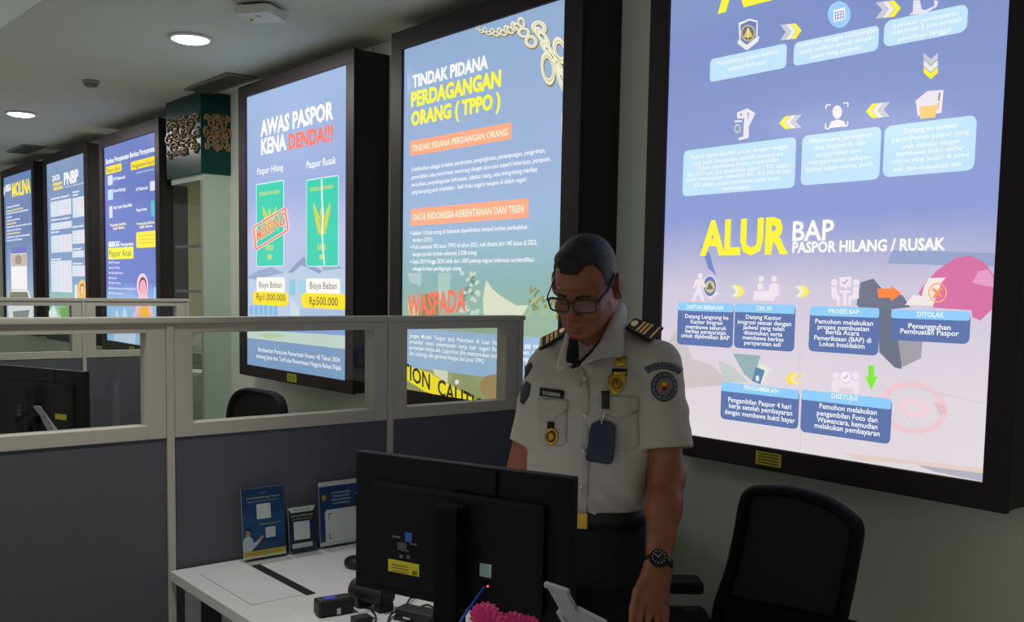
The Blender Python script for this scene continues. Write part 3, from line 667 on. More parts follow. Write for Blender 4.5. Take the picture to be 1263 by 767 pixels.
# --- sixth box: mobile application notice
F_ = Art(emis_ramp('application_print', [(1.08, (176, 190, 200)), (1.36, (150, 170, 186)), (1.55, (120, 146, 184)), (2.0, (84, 110, 164)), (2.5, (100, 128, 176))]))
F_.text('BISA', 6.2, 236.5, 13, 8, WH, 0.03); F_.text('MOLINA', 14.2, 242.6, 37, 16, (252, 226, 50), 0.04); F_.ell(3.8, 236, 1.6, 6, (236, 226, 240))
for i, (y, xr) in enumerate(((257, 23.6), (261.6, 27.5), (264.8, 34), (269.5, 14), (273.5, 24), (277.5, 19.5), (281.4, 38), (285.6, 25.5), (289.6, 24), (293.8, 36), (297.8, 26.5))):
    F_.text('Layanan permohonan', 7.2, y, xr, 2.6, (250, 226, 110) if i in (1, 5, 8) else GW, 0.02)
F_.rect(12.3, 309, 32.6, 358, (206, 208, 216), 0.02); F_.rect(12.8, 306, 32.4, 313, (96, 100, 190)); F_.rect(13.2, 314, 32.0, 328, (190, 170, 158)); F_.ell(22, 320, 4, 6, (150, 130, 118)); F_.rect(13.2, 329, 32, 356, (236, 232, 236))
F_.poly([(9, 376), (14, 358), (34, 358), (40, 376), (40, 410), (12, 410)], (214, 222, 226)); F_.poly([(15, 384), (36, 382), (34, 392), (16, 392)], (120, 126, 120)); F_.poly([(12, 360), (33, 360), (35, 368), (11, 368)], (110, 104, 80))
boxF = light_box('farthest light box on the left, with yellow MOLINA heading', -10.70, -9.46, 1.012, 2.560, -10.62, -9.55, 1.082, 2.49, F_)
# ------------------------------------------------------------------ cubicle partitions
M_alu = mat('partition_frame_paint', (176, 170, 160), rough=0.55, spec=0.35, bump=0.04, bscale=400)
M_alu_dark = mat('partition_joint', (92, 88, 84), rough=0.6)
M_fab = mat('partition_fabric', (88, 88, 96), rough=0.95, spec=0.1, bump=0.5, bscale=900, var=0.06, vscale=25, sheen=0.15)
M_pglass = glass_mat('partition_glass', keep=0.97)
def partition(label, xf, posts, yend, top=1.419):
    """a row of framed panels standing across the hall: fabric below, a glazed strip above; xf is the near face"""
    T = 0.052; xb = xf-T
    root = thing('cubicle_partition', label, 'partition', (xf-T/2, (posts[0]+yend)/2, 0), 0, 'cubicle partitions')
    edges = list(posts)+[yend]
    for i, (y0, y1) in enumerate(zip(edges[:-1], edges[1:])):
        a, b = y0+0.011, y1-0.011
        bm = nb(); st_ = 0.050                       # frame of one panel: stiles and three rails
        st_b = 0.052 if i == len(edges)-2 else st_
        box(bm, xb, xf, a, a+st_, 1.097, 1.403, 0.0015); box(bm, xb, xf, b-st_b, b, 1.097, 1.403, 0.0015)
        box(bm, xb, xf, a+st_, b-st_b, 1.378, 1.403, 0.0015); box(bm, xb, xf, a+st_, b-st_b, 1.097, 1.133, 0.0015)
        box(bm, xb, xf, a, b, 0.0, 0.10, 0.0015)
        obj('panel_frame', bm, M_alu, root)
        bm = nb(); box(bm, xb+0.004, xf-0.004, a+0.001, b-0.001, 0.10, 1.097, 0.002)
        obj('fabric_panel', bm, M_fab, root)
        bm = nb(); box(bm, xf-0.030, xf-0.025, a+st_-0.004, b-st_b+0.004, 1.129, 1.382)
        obj('glass_pane', bm, M_pglass, root)
    for y in edges:
        bm = nb(); box(bm, xb-0.001, xf+0.003, y-0.010, y+0.010, 0.0, 1.403, 0.0015)
        obj('post', bm, M_alu, root)
    bm = nb(); box(bm, xb-0.006, xf+0.008, edges[0]-0.012, yend+0.014, 1.403, top, 0.004)
    obj('cap_rail', bm, M_alu, root)
    return root
partition('grey cubicle partition nearest the viewer, white desk joined to it', -2.60, [-0.425, 0.265, 0.957, 1.645], 2.168)
partition('farther cubicle partition seen over and through the near one', -5.60, [-0.47, 0.21, 0.90, 1.595], 2.165)

# ------------------------------------------------------------------ desks
M_top = mat('desk_laminate', (206, 205, 206), rough=0.38, spec=0.45, var=0.02, vscale=20)
M_edge = mat('desk_edge', (176, 176, 178), rough=0.5)
M_ped = mat('pedestal_steel', (168, 174, 182), rough=0.5)
M_blk = mat('black_plastic', (22, 22, 25), rough=0.45, spec=0.4)
M_blk2 = mat('black_matte', (10, 10, 12), rough=0.8, spec=0.15)
M_mon = mat('monitor_shell', (12, 13, 17), rough=0.55, spec=0.2, bump=0.05, bscale=700)
def desk(label, x0, x1, y0, y1, slot=True):
    root = thing('desk', label, 'desk', ((x0+x1)/2, (y0+y1)/2, 0), 0, 'white cubicle desks')
    bm = nb(); box(bm, x0, x1, y0, y1, 0.709, 0.737, 0.002)
    obj('desktop', bm, [M_top, M_edge], root)
    if slot:
        bm = nb(); sx0, sx1, sy = x0+0.085, x0+0.405, y0+0.206
        box(bm, sx0, sx1, sy-0.013, sy+0.013, 0.7365, 0.7385, mi=0)
        for k in range(40): box(bm, sx0+k*(sx1-sx0)/40, sx0+(k+.55)*(sx1-sx0)/40, sy-0.011, sy+0.011, 0.7380, 0.7398)
        obj('cable_slot', bm, mat('slot_brush', (46, 42, 40), rough=0.9), root)
        bm = nb(); fy = sy-0.155
        for a in ((sx0-0.02, sx1-0.01, fy, fy+0.002), (sx1-0.012, sx1-0.010, fy, sy-0.015)): box(bm, a[0], a[1], a[2], a[3], 0.7368, 0.7373)
        obj('cable_flap', bm, mat('flap_groove', (120, 116, 114), rough=0.8), root)
    for y in (y0+0.03, y1-0.06):
        for x in (x0+0.02, x1-0.06):
            bm = nb(); box(bm, x, x+0.04, y, y+0.03, 0.0, 0.709, 0.003); obj('leg', bm, M_ped, root)
    bm = nb(); box(bm, x0+0.1, x1-0.1, y0+0.10, y0+0.118, 0.30, 0.69, 0.002); obj('modesty_panel', bm, M_ped, root)
    return root
desk('white desk with brochure stands, joined to the near partition', -2.594, -0.95, 0.950, 1.525)
desk('white desk glimpsed through the glass of the near partition', -5.594, -3.90, 0.90, 1.52)
ped = thing('drawer_pedestal', 'grey drawer pedestal under the near white desk', 'drawer unit', (-2.20, 1.25, 0))
bm = nb(); box(bm, -2.46, -2.02, 1.085, 1.44, 0.06, 0.655, 0.004); obj('body', bm, M_ped, ped)
for k in range(3):
    bm = nb(); box(bm, -2.018, -2.004, 1.10, 1.43, 0.075+k*0.195, 0.262+k*0.195, 0.003); dr = obj('drawer', bm, M_ped, ped)
    bm = nb(); box(bm, -2.004, -1.992, 1.2, 1.33, 0.22+k*0.195, 0.235+k*0.195, 0.002); obj('handle', bm, M_blk, dr)
for x in (-2.42, -2.06):
    for y in (1.13, 1.40):
        bm = nb(); cyl(bm, (x, y-0.012, 0.03), (x, y+0.012, 0.03), 0.03, n=16); obj('castor', bm, M_blk, ped)

# ------------------------------------------------------------------ ceiling fittings
def downlight(label, x, y):
    root = thing('ceiling_downlight', label, 'ceiling light', (x, y, CEIL-0.012), 0, 'round ceiling lights')
    bm = nb(); lathe(bm, (x, y, CEIL), [(0.0, -0.001), (0.098, -0.001), (0.098, -0.006), (0.090, -0.012), (0.082, -0.012), (0.082, -0.004), (0, -0.004)], 36)
    obj('trim_ring', bm, mat('light_trim', (205, 205, 200), rough=0.5), root)
    bm = nb(); lathe(bm, (x, y, CEIL), [(0.081, -0.008), (0.081, -0.014), (0.066, -0.020), (0.0, -0.022)], 36)
    obj('diffuser', bm, mat('lit_diffuser', (255, 255, 250), rough=0.4, emit=(255, 253, 244), estr=9.0), root)
p = on_z(235, 50, CEIL-0.015); downlight('lit round ceiling light, nearer of the two', p[0], p[1])
p = on_z(26, 142, CEIL-0.015); downlight('lit round ceiling light at far left, above the blue light boxes', p[0], p[1])
p = on_z(322, 14, CEIL-0.02)
ap = thing('wireless_access_point', 'white square box with clipped corners fixed to the ceiling', 'access point', (p[0], p[1], CEIL-0.05))
bm = nb()
def octa(c, w, z, rot=0.62, cut=0.30):
    P = []
    for sx, sy in ((1, 1), (-1, 1), (-1, -1), (1, -1)):
        a, b = ((w, w*(1-cut)), (w*(1-cut), w)) if sx*sy > 0 else ((w*(1-cut), w), (w, w*(1-cut)))
        for q in (a, b): P.append((q[0]*sx, q[1]*sy))
    ca, sa = math.cos(rot), math.sin(rot)
    return [(c[0]+x*ca-y*sa, c[1]+x*sa+y*ca, z) for x, y in P]
prism(bm, octa(p, 0.062, CEIL-0.001), (0, 0, -0.012), mi=1); prism(bm, octa(p, 0.084, CEIL-0.012, cut=0.22), (0, 0, -0.034), bev=0.007)
obj('housing', bm, [mat('white_abs', (214, 212, 206), rough=0.45), M_blk], ap)
bm = nb(); q = on_z(318, 20, CEIL-0.0465); box(bm, q[0]-0.006, q[0]+0.006, q[1]-0.012, q[1]+0.012, CEIL-0.0478, CEIL-0.0455); obj('status_lamp', bm, mat('lamp_lens', (120, 120, 130), rough=0.3), ap)
q = octa(p, 0.109, CEIL-0.03, cut=0.22); q = on_z(310, 19, CEIL-0.03)
bm = nb(); ball(bm, (q[0], q[1], CEIL-0.044), 0.010, n=12); obj('side_sticker', bm, mat('ap_sticker', (190, 180, 70), rough=0.5), ap)
p = on_z(112, 104, CEIL-0.02)
sd = thing('smoke_detector', 'small round smoke detector on the ceiling between the two lights', 'smoke detector', (p[0], p[1], CEIL-0.045))
bm = nb(); lathe(bm, (p[0], p[1], CEIL), [(0, -.001), (0.044, -.001), (0.046, -0.011), (0.04, -0.016)], 24); obj('base', bm, mat('detector_shell', (150, 148, 142), rough=0.5), sd)
bm = nb(); lathe(bm, (p[0], p[1], CEIL), [(0.04, -0.016), (0.036, -0.029), (0.024, -0.035), (0, -0.036)], 24); obj('sensor_cap', bm, mat('detector_cap', (110, 106, 100), rough=0.5), sd)
def grille(label, px, py, w, d):
    p = on_z(px, py, CEIL-0.004); root = thing('air_vent', label, 'air vent', (p[0], p[1], CEIL-0.012), 0, 'ceiling air vents')
    bm = nb(); x0, x1, y0, y1 = p[0]-w/2, p[0]+w/2, p[1]-d/2, p[1]+d/2; z0, z1 = CEIL-0.012, CEIL-0.0005; t = 0.018
    for a in ((x0, x1, y0, y0+t), (x0, x1, y1-t, y1), (x0, x0+t, y0+t, y1-t), (x1-t, x1, y0+t, y1-t)): box(bm, *a, z0, z1, 0.002)
    obj('frame', bm, mat('vent_frame', (120, 120, 112), rough=0.6), root)
    bm = nb(); box(bm, x0+t, x1-t, y0+t, y1-t, CEIL-0.002, CEIL-0.0006); obj('duct_opening', bm, M_blk2, root)
    bm = nb(); n = 7
    for k in range(n):
        y = y0+t+(k+.5)*(d-2*t)/n; box(bm, x0+t, x1-t, y-0.004, y+0.004, z0+0.001, z1)
    obj('slats', bm, mat('vent_slat', (90, 90, 84), rough=0.6), root)
grille('dark slatted vent in the ceiling beside the green lintel', 271, 103, 0.60, 0.18)
grille('dark slatted vent in the ceiling above the farthest light boxes', 32, 184, 0.62, 0.18)

# ------------------------------------------------------------------ green lintel on the pier
lt = thing('lintel_box', 'dark green boxed lintel with carved brown scrollwork around the pier top', 'lintel', (-5.975, 2.39, 2.155))
M_green = mat('green_lacquer', (18, 62, 60), rough=0.3, spec=0.12, var=0.06, vscale=4)
bm = nb(); box(bm, -6.268, -5.712, 2.298, WALL, 2.157, CEIL, 0.003); obj('casing', bm, M_green, lt)
M_carve = mat('carved_wood', (142, 112, 80), rough=0.28, spec=0.6, bump=0.3, bscale=120, var=0.25, vscale=30)
def scroll(bm, o, ux, uz, nx, w, h, seed):
    """pierced scrollwork: mirrored spirals and leaves raised from the board"""
    rnd = random.Random(seed); o = np.array(o, float); ux = np.array(ux, float); uz = np.array(uz, float); nx = np.array(nx, float)
    def P(a, b): return o+ux*(a*w)+uz*(b*h)+nx*0.004
    for mir in (0, 1):
        f = (lambda a: a) if not mir else (lambda a: 1-a)
        for (cx, cz, r, tn, ph) in ((.25, .25, .15, 1.6, .3), (.25, .75, .15, -1.6, 2.8), (.10, .5, .11, 1.3, 1.4), (.38, .5, .12, -1.4, 0.2), (.12, .12, .08, 1.2, 2), (.12, .88, .08, -1.2, 4), (.42, .12, .07, 1.2, 0), (.42, .88, .07, -1.2, 2), (.30, .42, .06, 1.1, 1), (.30, .60, .06, -1.1, 1)):
            pts = []
            for k in range(14):
                t = k/13; rr = r*(1-0.75*t); a = ph+tn*2*math.pi*t*0.9
                pts.append(P(f(cx+rr*math.cos(a)), cz+rr*math.sin(a)*1.05))
            tube(bm, pts, lambda s: 0.0085*(1-0.5*s), 6, sub=2)
            for k in range(3):
                a = rnd.random()*6.28; q0 = P(f(cx+r*math.cos(a)), cz+r*math.sin(a)); q1 = P(f(min(.5, max(.02, cx+r*1.5*math.cos(a+.4)))), min(.98, max(.02, cz+r*1.5*math.sin(a+.4))))
                tube(bm, [q0, (q0+q1)/2+uz*0.006, q1], lambda s: 0.010*(1-s)+0.002, 6, sub=2)
    for k in range(9):
        q = P(.5, .06+.11*k); ball(bm, q, 0.012, (1, 1, 1), 8)
bm = nb(); scroll(bm, (-6.262, 2.298, 2.275), (1, 0, 0), (0, 0, 1), (0, -1, 0), 0.535, 0.245, 1); obj('scrollwork', bm, M_carve, lt)
bm = nb(); scroll(bm, (-5.712, 2.315, 2.285), (0, 1, 0), (0, 0, 1), (1, 0, 0), 0.165, 0.225, 2); obj('scrollwork', bm, M_carve, lt)

# ------------------------------------------------------------------ things in the office behind the glass
q0 = on_y(216, 300, 3.2); q1 = on_y(224, 345, 3.2)
pf = thing('picture_frame', 'small dark framed picture seen through the pier glass', 'picture', (q0[0], 3.2, q1[2]))
x0 = on_y(213, 325, 4.19)[0]; x1 = on_y(225.5, 325, 4.19)[0]; z1 = on_y(216, 304, 4.19)[2]; z0 = on_y(216, 326, 4.19)[2]
pf.location = ((x0+x1)/2, 4.20, z0)
bm = nb(); box(bm, x0, x1, 4.17, 4.2008, z0, z1, 0.004); obj('frame', bm, M_blk, pf)
bm = nb(); box(bm, x0+.03, x1-.03, 4.164, 4.172, z0+.03, z1-.03); obj('print', bm, mat('dark_print', (52, 58, 62), rough=0.4), pf)
c = on_y(240, 470, 2.95); zt = 1.02; xt = c[0]
ct = thing('side_cabinet', 'pale low cabinet behind the pier glass with grey cloth on it', 'cabinet', (xt, 3.0, 0))
zc = on_y(240, 458, 2.80)[2]
bm = nb(); box(bm, xt-0.55, xt+0.5, 2.80, 3.25, 0.05, zc-0.03, 0.004); obj('body', bm, M_pier, ct)
bm = nb(); box(bm, xt-0.57, xt+0.52, 2.775, 3.27, zc-0.03, zc, 0.004); obj('top', bm, M_top, ct)
bm = nb(); box(bm, xt-0.02, xt+0.16, 2.785, 2.80, 0.10, zc-0.10, 0.003); obj('door', bm, mat('dark_door', (52, 56, 58), rough=0.5), ct)
# ------------------------------------------------------------------ cloth heap behind the glass
def heap(cx, cy, cz, w, d, h):
    bm = nb(); n, k = 28, 14; rows = []
    for i in range(k+1):
        v = i/k; r = []
        for j in range(n):
            a = 2*math.pi*j/n; f = math.cos(v*math.pi/2)**0.5; wob = 1+0.10*math.sin(a*3+v*7)+0.07*math.sin(a*7-v*11)
            r.append(bm.verts.new((cx+w*f*wob*math.cos(a), cy+d*f*wob*math.sin(a), cz+h*v+0.018*math.sin(v*23+a*2)*(0 if i == 0 else 1))))
        rows.append(r)
    for A, B in zip(rows[:-1], rows[1:]):
        for j in range(n): bm.faces.new((A[j], A[(j+1) % n], B[(j+1) % n], B[j]))
    bm.faces.new(rows[0]); bm.faces.new(rows[-1]); return bm
o = obj('folded_cloth', heap(xt-0.02, 3.0, zc+0.001, 0.30, 0.17, 0.24), mat('grey_cloth', (116, 120, 122), rough=0.95, bump=0.4, bscale=14), smooth=True)
tag(o, 'crumpled grey cloth heaped on the pale cabinet behind the pier glass', 'cloth')

# ------------------------------------------------------------------ brochure stands
M_acr = glass_mat('acrylic', keep=0.96)
def stand_plane(y0, y1, x, lean):
    """local plane of a brochure leaning back: origin bottom left, u right (towards +y), w up"""
    return np.array([x, y0, 0.745]), np.array([0, 1., 0]), np.array([-math.sin(lean), 0, math.cos(lean)]), np.array([math.cos(lean), 0, math.sin(lean)]), y1-y0
def brochure_stand(label, y0, y1, h, x, lean, paint):
    o_, u, w, n, wd = stand_plane(y0, y1, x, lean)
    root = thing('brochure_stand', label, 'brochure stand', (x, (y0+y1)/2, 0.737), 0, 'acrylic brochure stands on the desk')
    bm = nb(); q = [o_+n*0.004, o_+u*wd+n*0.004, o_+u*wd+w*h+n*0.004, o_+w*h+n*0.004]; prism(bm, q, n*0.0025)
    q = [o_-n*0.004, o_+u*wd-n*0.004, o_+u*wd+w*h-n*0.004, o_+w*h-n*0.004]; prism(bm, q, -n*0.0025)
    b0 = o_.copy(); b0[2] = 0.7372
    prism(bm, [b0+[-0.03, 0, 0], b0+[0.045, 0, 0], b0+u*wd+[0.045, 0, 0], b0+u*wd+[-0.03, 0, 0]], (0, 0, 0.003))
    obj('acrylic_holder', bm, M_acr, root)
    bm = nb(); mats = [mat('card_back', (200, 200, 200), rough=0.6)]; idx = {}
    q = [o_-n*0.001, o_+u*wd-n*0.001, o_+u*wd+w*h-n*0.001, o_+w*h-n*0.001]; prism(bm, q, n*0.002)
    cnt = [0]
    def mi(c):
        if c not in idx: idx[c] = len(mats); mats.append(mat('ink_%02x%02x%02x' % c, c, rough=0.45))
        return idx[c]
    def pt(a, b): return o_+u*(a*wd)+w*(b*h)+n*(0.0012+0.00006*cnt[0])
    def poly(P, c):
        cnt[0] += 1; t = bmesh.new(); f = t.faces.new([t.verts.new(pt(a, b)) for a, b in P]); f.normal_update(); bmesh.ops.triangulate(t, faces=[f])
        for f in t.faces: f.material_index = mi(c)
        merge(bm, t)
    def txt(s, a, b, wid, cap, c, bold=0.01):
        cnt[0] += 1; text_on(bm, s, pt(a, b), u, w, wid*wd, cap*h, bold, mi(c))
    def R(a0, b0, a1, b1, c): poly([(a0, b0), (a1, b0), (a1, b1), (a0, b1)], c)
    paint(R, poly, txt)
    obj('card', bm, mats, root)
    return root
def paint1(R, poly, txt):
    R(0, 0, 1, 1, (22, 62, 112)); R(0, .30, 1, .62, (26, 78, 132)); R(0, 0, 1, .03, (220, 216, 200)); R(0, .03, 1, .105, (206, 178, 60))
    txt('LAYANAN PENGADUAN', .12, .055, .76, .025, (120, 96, 30)); R(.42, .915, .58, .935, (90, 120, 160))
    txt('SURVEI KEPUASAN MASYARAKAT', .12, .845, .78, .026, (190, 190, 110)); txt('silakan pindai kode di bawah ini', .14, .80, .72, .024, (170, 186, 206), 0)
    R(.34, .55, .67, .765, (226, 226, 228)); txt('PENGADUAN LAYANAN', .40, .46, .50, .024, (190, 190, 110)); R(.53, .27, .76, .42, (214, 214, 218))
    poly([(0, .105), (.18, .105), (.27, .16), (.42, .25), (.48, .29), (.46, .31), (.36, .26), (.24, .22), (.22, .28), (.14, .33), (.04, .31), (0, .26)], (196, 204, 216))
    poly([(.40, .25), (.50, .30), (.44, .315), (.35, .265)], (190, 140, 112)); poly([(.06, .32), (.16, .32), (.17, .40), (.13, .44), (.07, .42)], (186, 136, 110)); poly([(.05, .40), (.10, .45), (.17, .43), (.18, .38), (.12, .41)], (40, 34, 34))
def paint2(R, poly, txt):
    R(0, 0, 1, 1, (28, 42, 74)); poly([(0, .985), (1, .985), (.90, .87), (.10, .87)], (214, 216, 220)); txt('PINDAI DI SINI', .2, .91, .6, .035, (60, 60, 70))
    txt('NILAI LAYANAN KAMI', .10, .77, .80, .045, (206, 190, 80)); txt('terima kasih', .14, .70, .72, .04, (190, 180, 90), 0)
    R(.18, .25, .76, .66, (222, 222, 224)); R(.10, .07, .84, .17, (216, 216, 220)); txt('www.imigrasi.go.id', .16, .10, .6, .04, (120, 120, 130), 0)
def paint3(R, poly, txt):
    R(0, 0, 1, 1, (206, 206, 210)); R(0, .06, 1, .93, (26, 60, 112)); R(0, 0, 1, .06, (206, 206, 210))
    for k, s in enumerate(('SURVEI KEPUASAN', 'TERHADAP', 'PELAYANAN', 'KANTOR IMIGRASI')): txt(s, .28+.03*(k % 2), .80-.055*k, .44-.06*(k % 2), .030, (196, 206, 224))
    poly([(.06, .74), (.10, .70), (.16, .74), (.14, .80), (.08, .80)], (196, 140, 50)); poly([(.84, .76), (.90, .72), (.94, .78), (.88, .82)], (180, 190, 206))
    poly([(.12, .06), (.97, .06), (.97, .50), (.93, .56), (.16, .56), (.12, .52)], (224, 224, 226))
    for P in ([(.2, .40), (.2, .5), (.28, .5), (.28, .488), (.215, .488), (.215, .40)], [(.9, .40), (.9, .5), (.82, .5), (.82, .488), (.885, .488), (.885, .40)], [(.2, .2), (.2, .1), (.28, .1), (.28, .112), (.215, .112), (.215, .2)], [(.9, .2), (.9, .1), (.82, .1), (.82, .112), (.885, .112), (.885, .2)]): poly(P, (40, 40, 44))
brochure_stand('tall acrylic stand with blue flyer showing a person pointing', 1.140, 1.268, 0.196, -2.552, 0.10, paint1)
brochure_stand('smallest acrylic stand, dark navy card with white top flap', 1.279, 1.366, 0.128, -2.552, 0.10, paint2)
brochure_stand('acrylic stand with white lower panel and blue heading, beside the monitor', 1.380, 1.525, 0.188, -2.556, 0.08, paint3)

# ------------------------------------------------------------------ monitors seen from behind
def monitor(label, loc, rot, w=0.508, h=0.290, zb=0.876, tint=True):
    """local frame: x along the screen, -y towards the viewer (the back), z up from the desk; loc is on the desk"""
    root = thing('computer_monitor', label, 'monitor', loc, rot, 'black computer monitors', local=True)
    z0 = zb-0.737; z1 = z0+h
    bm = nb(); box(bm, -w/2, w/2, -0.013, 0.013, z0, z1, 0.004); box(bm, -w*.40, w*.40, -0.026, -0.012, z0+0.02, z1-0.055, 0.009)
    obj('shell', bm, M_mon, root)
    bm = nb(); box(bm, -w*.03, w*.185, -0.0200, -0.0125, z1-0.052, z1-0.006, 0.003)
    for k in range(5): box(bm, w*(.0+.02*k), w*(.012+.02*k), -0.0206, -0.0198, z1-0.036, z1-0.026, 0.0006)
    obj('webcam_housing', bm, M_mon, root)
    bm = nb(); box(bm, -w/2+0.009, w/2-0.009, 0.012, 0.0145, z0+0.016, z1-0.009); obj('screen', bm, mat('lit_screen', (14, 16, 20), rough=0.15, emit=(206, 214, 226), estr=0.9), root)
    bm = nb(); box(bm, -0.020, 0.034, -0.062, -0.024, -0.0, z1-0.075, 0.006)
    obj('stand_column', bm, M_blk2, root)
    bm = nb(); box(bm, -0.10, 0.11, -0.115, 0.085, 0.0, 0.012, 0.005); obj('stand_base', bm, M_blk, root)
    return root
mc = (np.array(at(444, 555, 2.06))+np.array(at(710, 590, 1.80)))/2
dv = np.array(at(710, 590, 1.80))-np.array(at(444, 555, 2.06)); mrot = math.atan2(dv[1], dv[0])
mw = float(np.linalg.norm(dv[:2]))
mon = monitor('black monitor back with yellow sticker, in front of the officer', (mc[0], mc[1], 0.7376), mrot, w=mw, h=0.289, zb=0.8765)
_mm = Matrix.Translation(Vector(mon.location)) @ Matrix.Rotation(mrot, 4, 'Z'); _mi = _mm.inverted()
_eye_l = _mi @ Vector(EYE)
def mon_px(px, py, y=-0.0262):               # a pixel's place on the monitor's back, in its own frame
    d = (_mi.to_3x3() @ Vector(ray(px, py))); return _eye_l + d*((y-_eye_l.y)/d.y)
def mon_patch(name, px, py, w, h, m, lab=None, extra=None):
    c = mon_px(px, py); bm = nb(); box(bm, c.x-w/2, c.x+w/2, -0.0272, -0.0258, c.z-h/2, c.z+h/2)
    mats = [m]
    if extra: extra(bm, c, mats)
    return obj(name, bm, mats, mon, label=lab)
def ex1(bm, c, mats):
    mats.append(mat('sticker_dark', (120, 112, 20), rough=0.6))
    for k in range(3): box(bm, c.x-0.030, c.x+0.012, -0.0275, -0.0270, c.z-0.010+k*0.006, c.z-0.008+k*0.006, mi=1)
    box(bm, c.x+0.022, c.x+0.034, -0.0275, -0.0270, c.z-0.011, c.z-0.002, mi=1)
mon_patch('yellow_sticker', 498, 700, 0.078, 0.025, mat('yellow_label', (206, 190, 40), rough=0.5), 'yellow warning sticker', ex1)
mon_patch('energy_badge', 504, 662.5, 0.017, 0.019, mat('blue_badge', (46, 92, 170), rough=0.4), 'small blue square badge')
mon_patch('spec_plate', 496, 674, 0.024, 0.016, mat('grey_plate', (70, 74, 84), rough=0.5))
mon_patch('asset_tag', 599, 703.5, 0.026, 0.026, mat('pale_green_tag', (170, 206, 196), rough=0.5), 'pale green paper tag')
c = mon_px(598, 723)
bm = nb(); box(bm, c.x-0.008, c.x+0.008, -0.0285, -0.024, c.z-0.006, c.z+0.008, 0.001); obj('network_port', bm, M_blk2, mon)
c2 = mon_px(602.5, 722.5); bm = nb(); ball(bm, (c2.x, -0.029, c2.z), 0.0022, n=10); obj('status_lamp', bm, mat('red_led', (255, 90, 60), rough=0.4, emit=(255, 90, 50), estr=1.6), mon)
for i, (px, py, w_, h_) in enumerate(((489, 662, .020, .004), (510, 671, .016, .003), (500, 679, .018, .003), (495, 686, .008, .007), (504, 687, .008, .007))):
    mon_patch('printed_mark', px, py, w_, h_, mat('grey_ink', (88, 92, 104), rough=0.6))
# the one in the next cubicle
ra = at(0, 446, 4.12); rb = at(107, 457, 3.86)
d2 = np.array(rb)-np.array(ra); d2[2] = 0; d2 /= np.linalg.norm(d2); r2 = math.atan2(d2[1], d2[0])
ctr = np.array(rb)-d2*0.27
monitor('black monitor back seen through the glass of the near partition', (ctr[0], ctr[1], 0.7376), r2, w=0.54, h=0.30, zb=1.157-0.30)
mon2 = bpy.data.objects['computer_monitor.001']
_m2 = (Matrix.Translation(Vector(mon2.location)) @ Matrix.Rotation(r2, 4, 'Z')).inverted(); e2 = _m2 @ Vector(EYE)
def m2px(px, py, y=-0.0265):
    d = _m2.to_3x3() @ Vector(ray(px, py)); return e2+d*((y-e2.y)/d.y)
c = m2px(75, 514); bm = nb(); box(bm, c.x-0.034, c.x+0.034, -0.0275, -0.0255, c.z-0.011, c.z+0.011); obj('yellow_sticker', bm, MATS['yellow_label'], mon2, label='yellow warning sticker')
for py in (500, 506, 511):
    c = m2px(24, py); bm = nb(); box(bm, c.x-0.012, c.x+0.012, -0.0275, -0.0255, c.z-0.007, c.z+0.005); obj('printed_mark', bm, mat('blue_grey_ink', (60, 66, 96), rough=0.5), mon2)

# ------------------------------------------------------------------ phone stands
M_gpl = mat('pale_grey_plastic', (178, 182, 184), rough=0.42)
def phone_stand(label, top_l, top_r, t, reach, zbase, lean, drop):
    """a folding holder: sloping back plate with a rolled top lip, a side hinge, a foot tray"""
    a = np.array(at(*top_l, t)); b = np.array(at(*top_r, t-0.02)); u = b-a; wd = np.linalg.norm(u); u /= wd
    fwd = HF*1.0; dn = np.array([0, 0, -1.0])
    s = (HR*drop[0]+fwd*drop[1]+dn); s /= np.linalg.norm(s); s = s - u*(s @ u)*0.0
    n = np.cross(u, s); n /= np.linalg.norm(n)
    L = reach; root = thing('phone_stand', label, 'phone stand', (float(a[0]), float(a[1]), zbase), 0, 'folding phone stands')
    bm = nb(); prism(bm, [a, b, b+s*L, a+s*L], n*0.008, bev=0.0025); obj('back_plate', bm, M_gpl, root)
    bm = nb(); cyl(bm, a-u*0.002+n*0.003, b+u*0.003+n*0.003, 0.0058, n=14, bev=0.002); obj('top_lip', bm, M_gpl, root)
    e0, e1 = a+s*L, b+s*L
    bm = nb(); cyl(bm, e0-u*0.004, e1+u*0.004, 0.009, n=16, bev=0.002); obj('hinge', bm, M_gpl, root)
    k = (zbase+0.006-e0[2]); mid0, mid1 = e0+np.array([0, 0, k])+fwd*0.03, e1+np.array([0, 0, k])+fwd*0.03
    bm = nb(); prism(bm, [e0, e1, mid1, mid0], n*0.008, bev=0.002); obj('support_arm', bm, M_gpl, root)
    bm = nb(); c_ = (mid0+mid1)/2; box(bm, c_[0]-0.05, c_[0]+0.05, c_[1]-0.05, c_[1]+0.05, zbase, zbase+0.009, 0.003); obj('base_plate', bm, M_gpl, root)
    bm = nb(); m0 = a+s*L*.50-n*0.002; prism(bm, [m0-u*0.012, m0+u*0.006, m0+u*0.010+s*L*.45, m0-u*0.010+s*L*.45], n*0.016-u*0.0, bev=0.003); obj('side_wing', bm, M_gpl, root)
    q = a+u*wd*.52+s*L*.62; bm = nb(); prism(bm, [q-u*0.004-n*0.0006, q+u*0.003-n*0.0006+s*0.002, q+u*0.006-n*0.0006+s*0.008, q-u*0.001-n*0.0006+s*0.006], -n*0.0006); obj('screw_hole', bm, M_blk2, root)
    return root
ps = phone_stand('pale grey phone stand in front of the monitor, bottom edge of view', (672, 722), (699, 731), 1.66, 0.125, 0.737, 0, (0.55, 0.25))
arm = bpy.data.objects['phone_stand']
bm = nb(); a = np.array(at(712, 752, 1.63)); b = np.array(at(752, 772, 1.60)); prism(bm, [a, b, b+[0, 0, -0.03], a+[0, 0, -0.045]], HF*0.03, bev=0.003); obj('phone_tray', bm, M_gpl, arm)
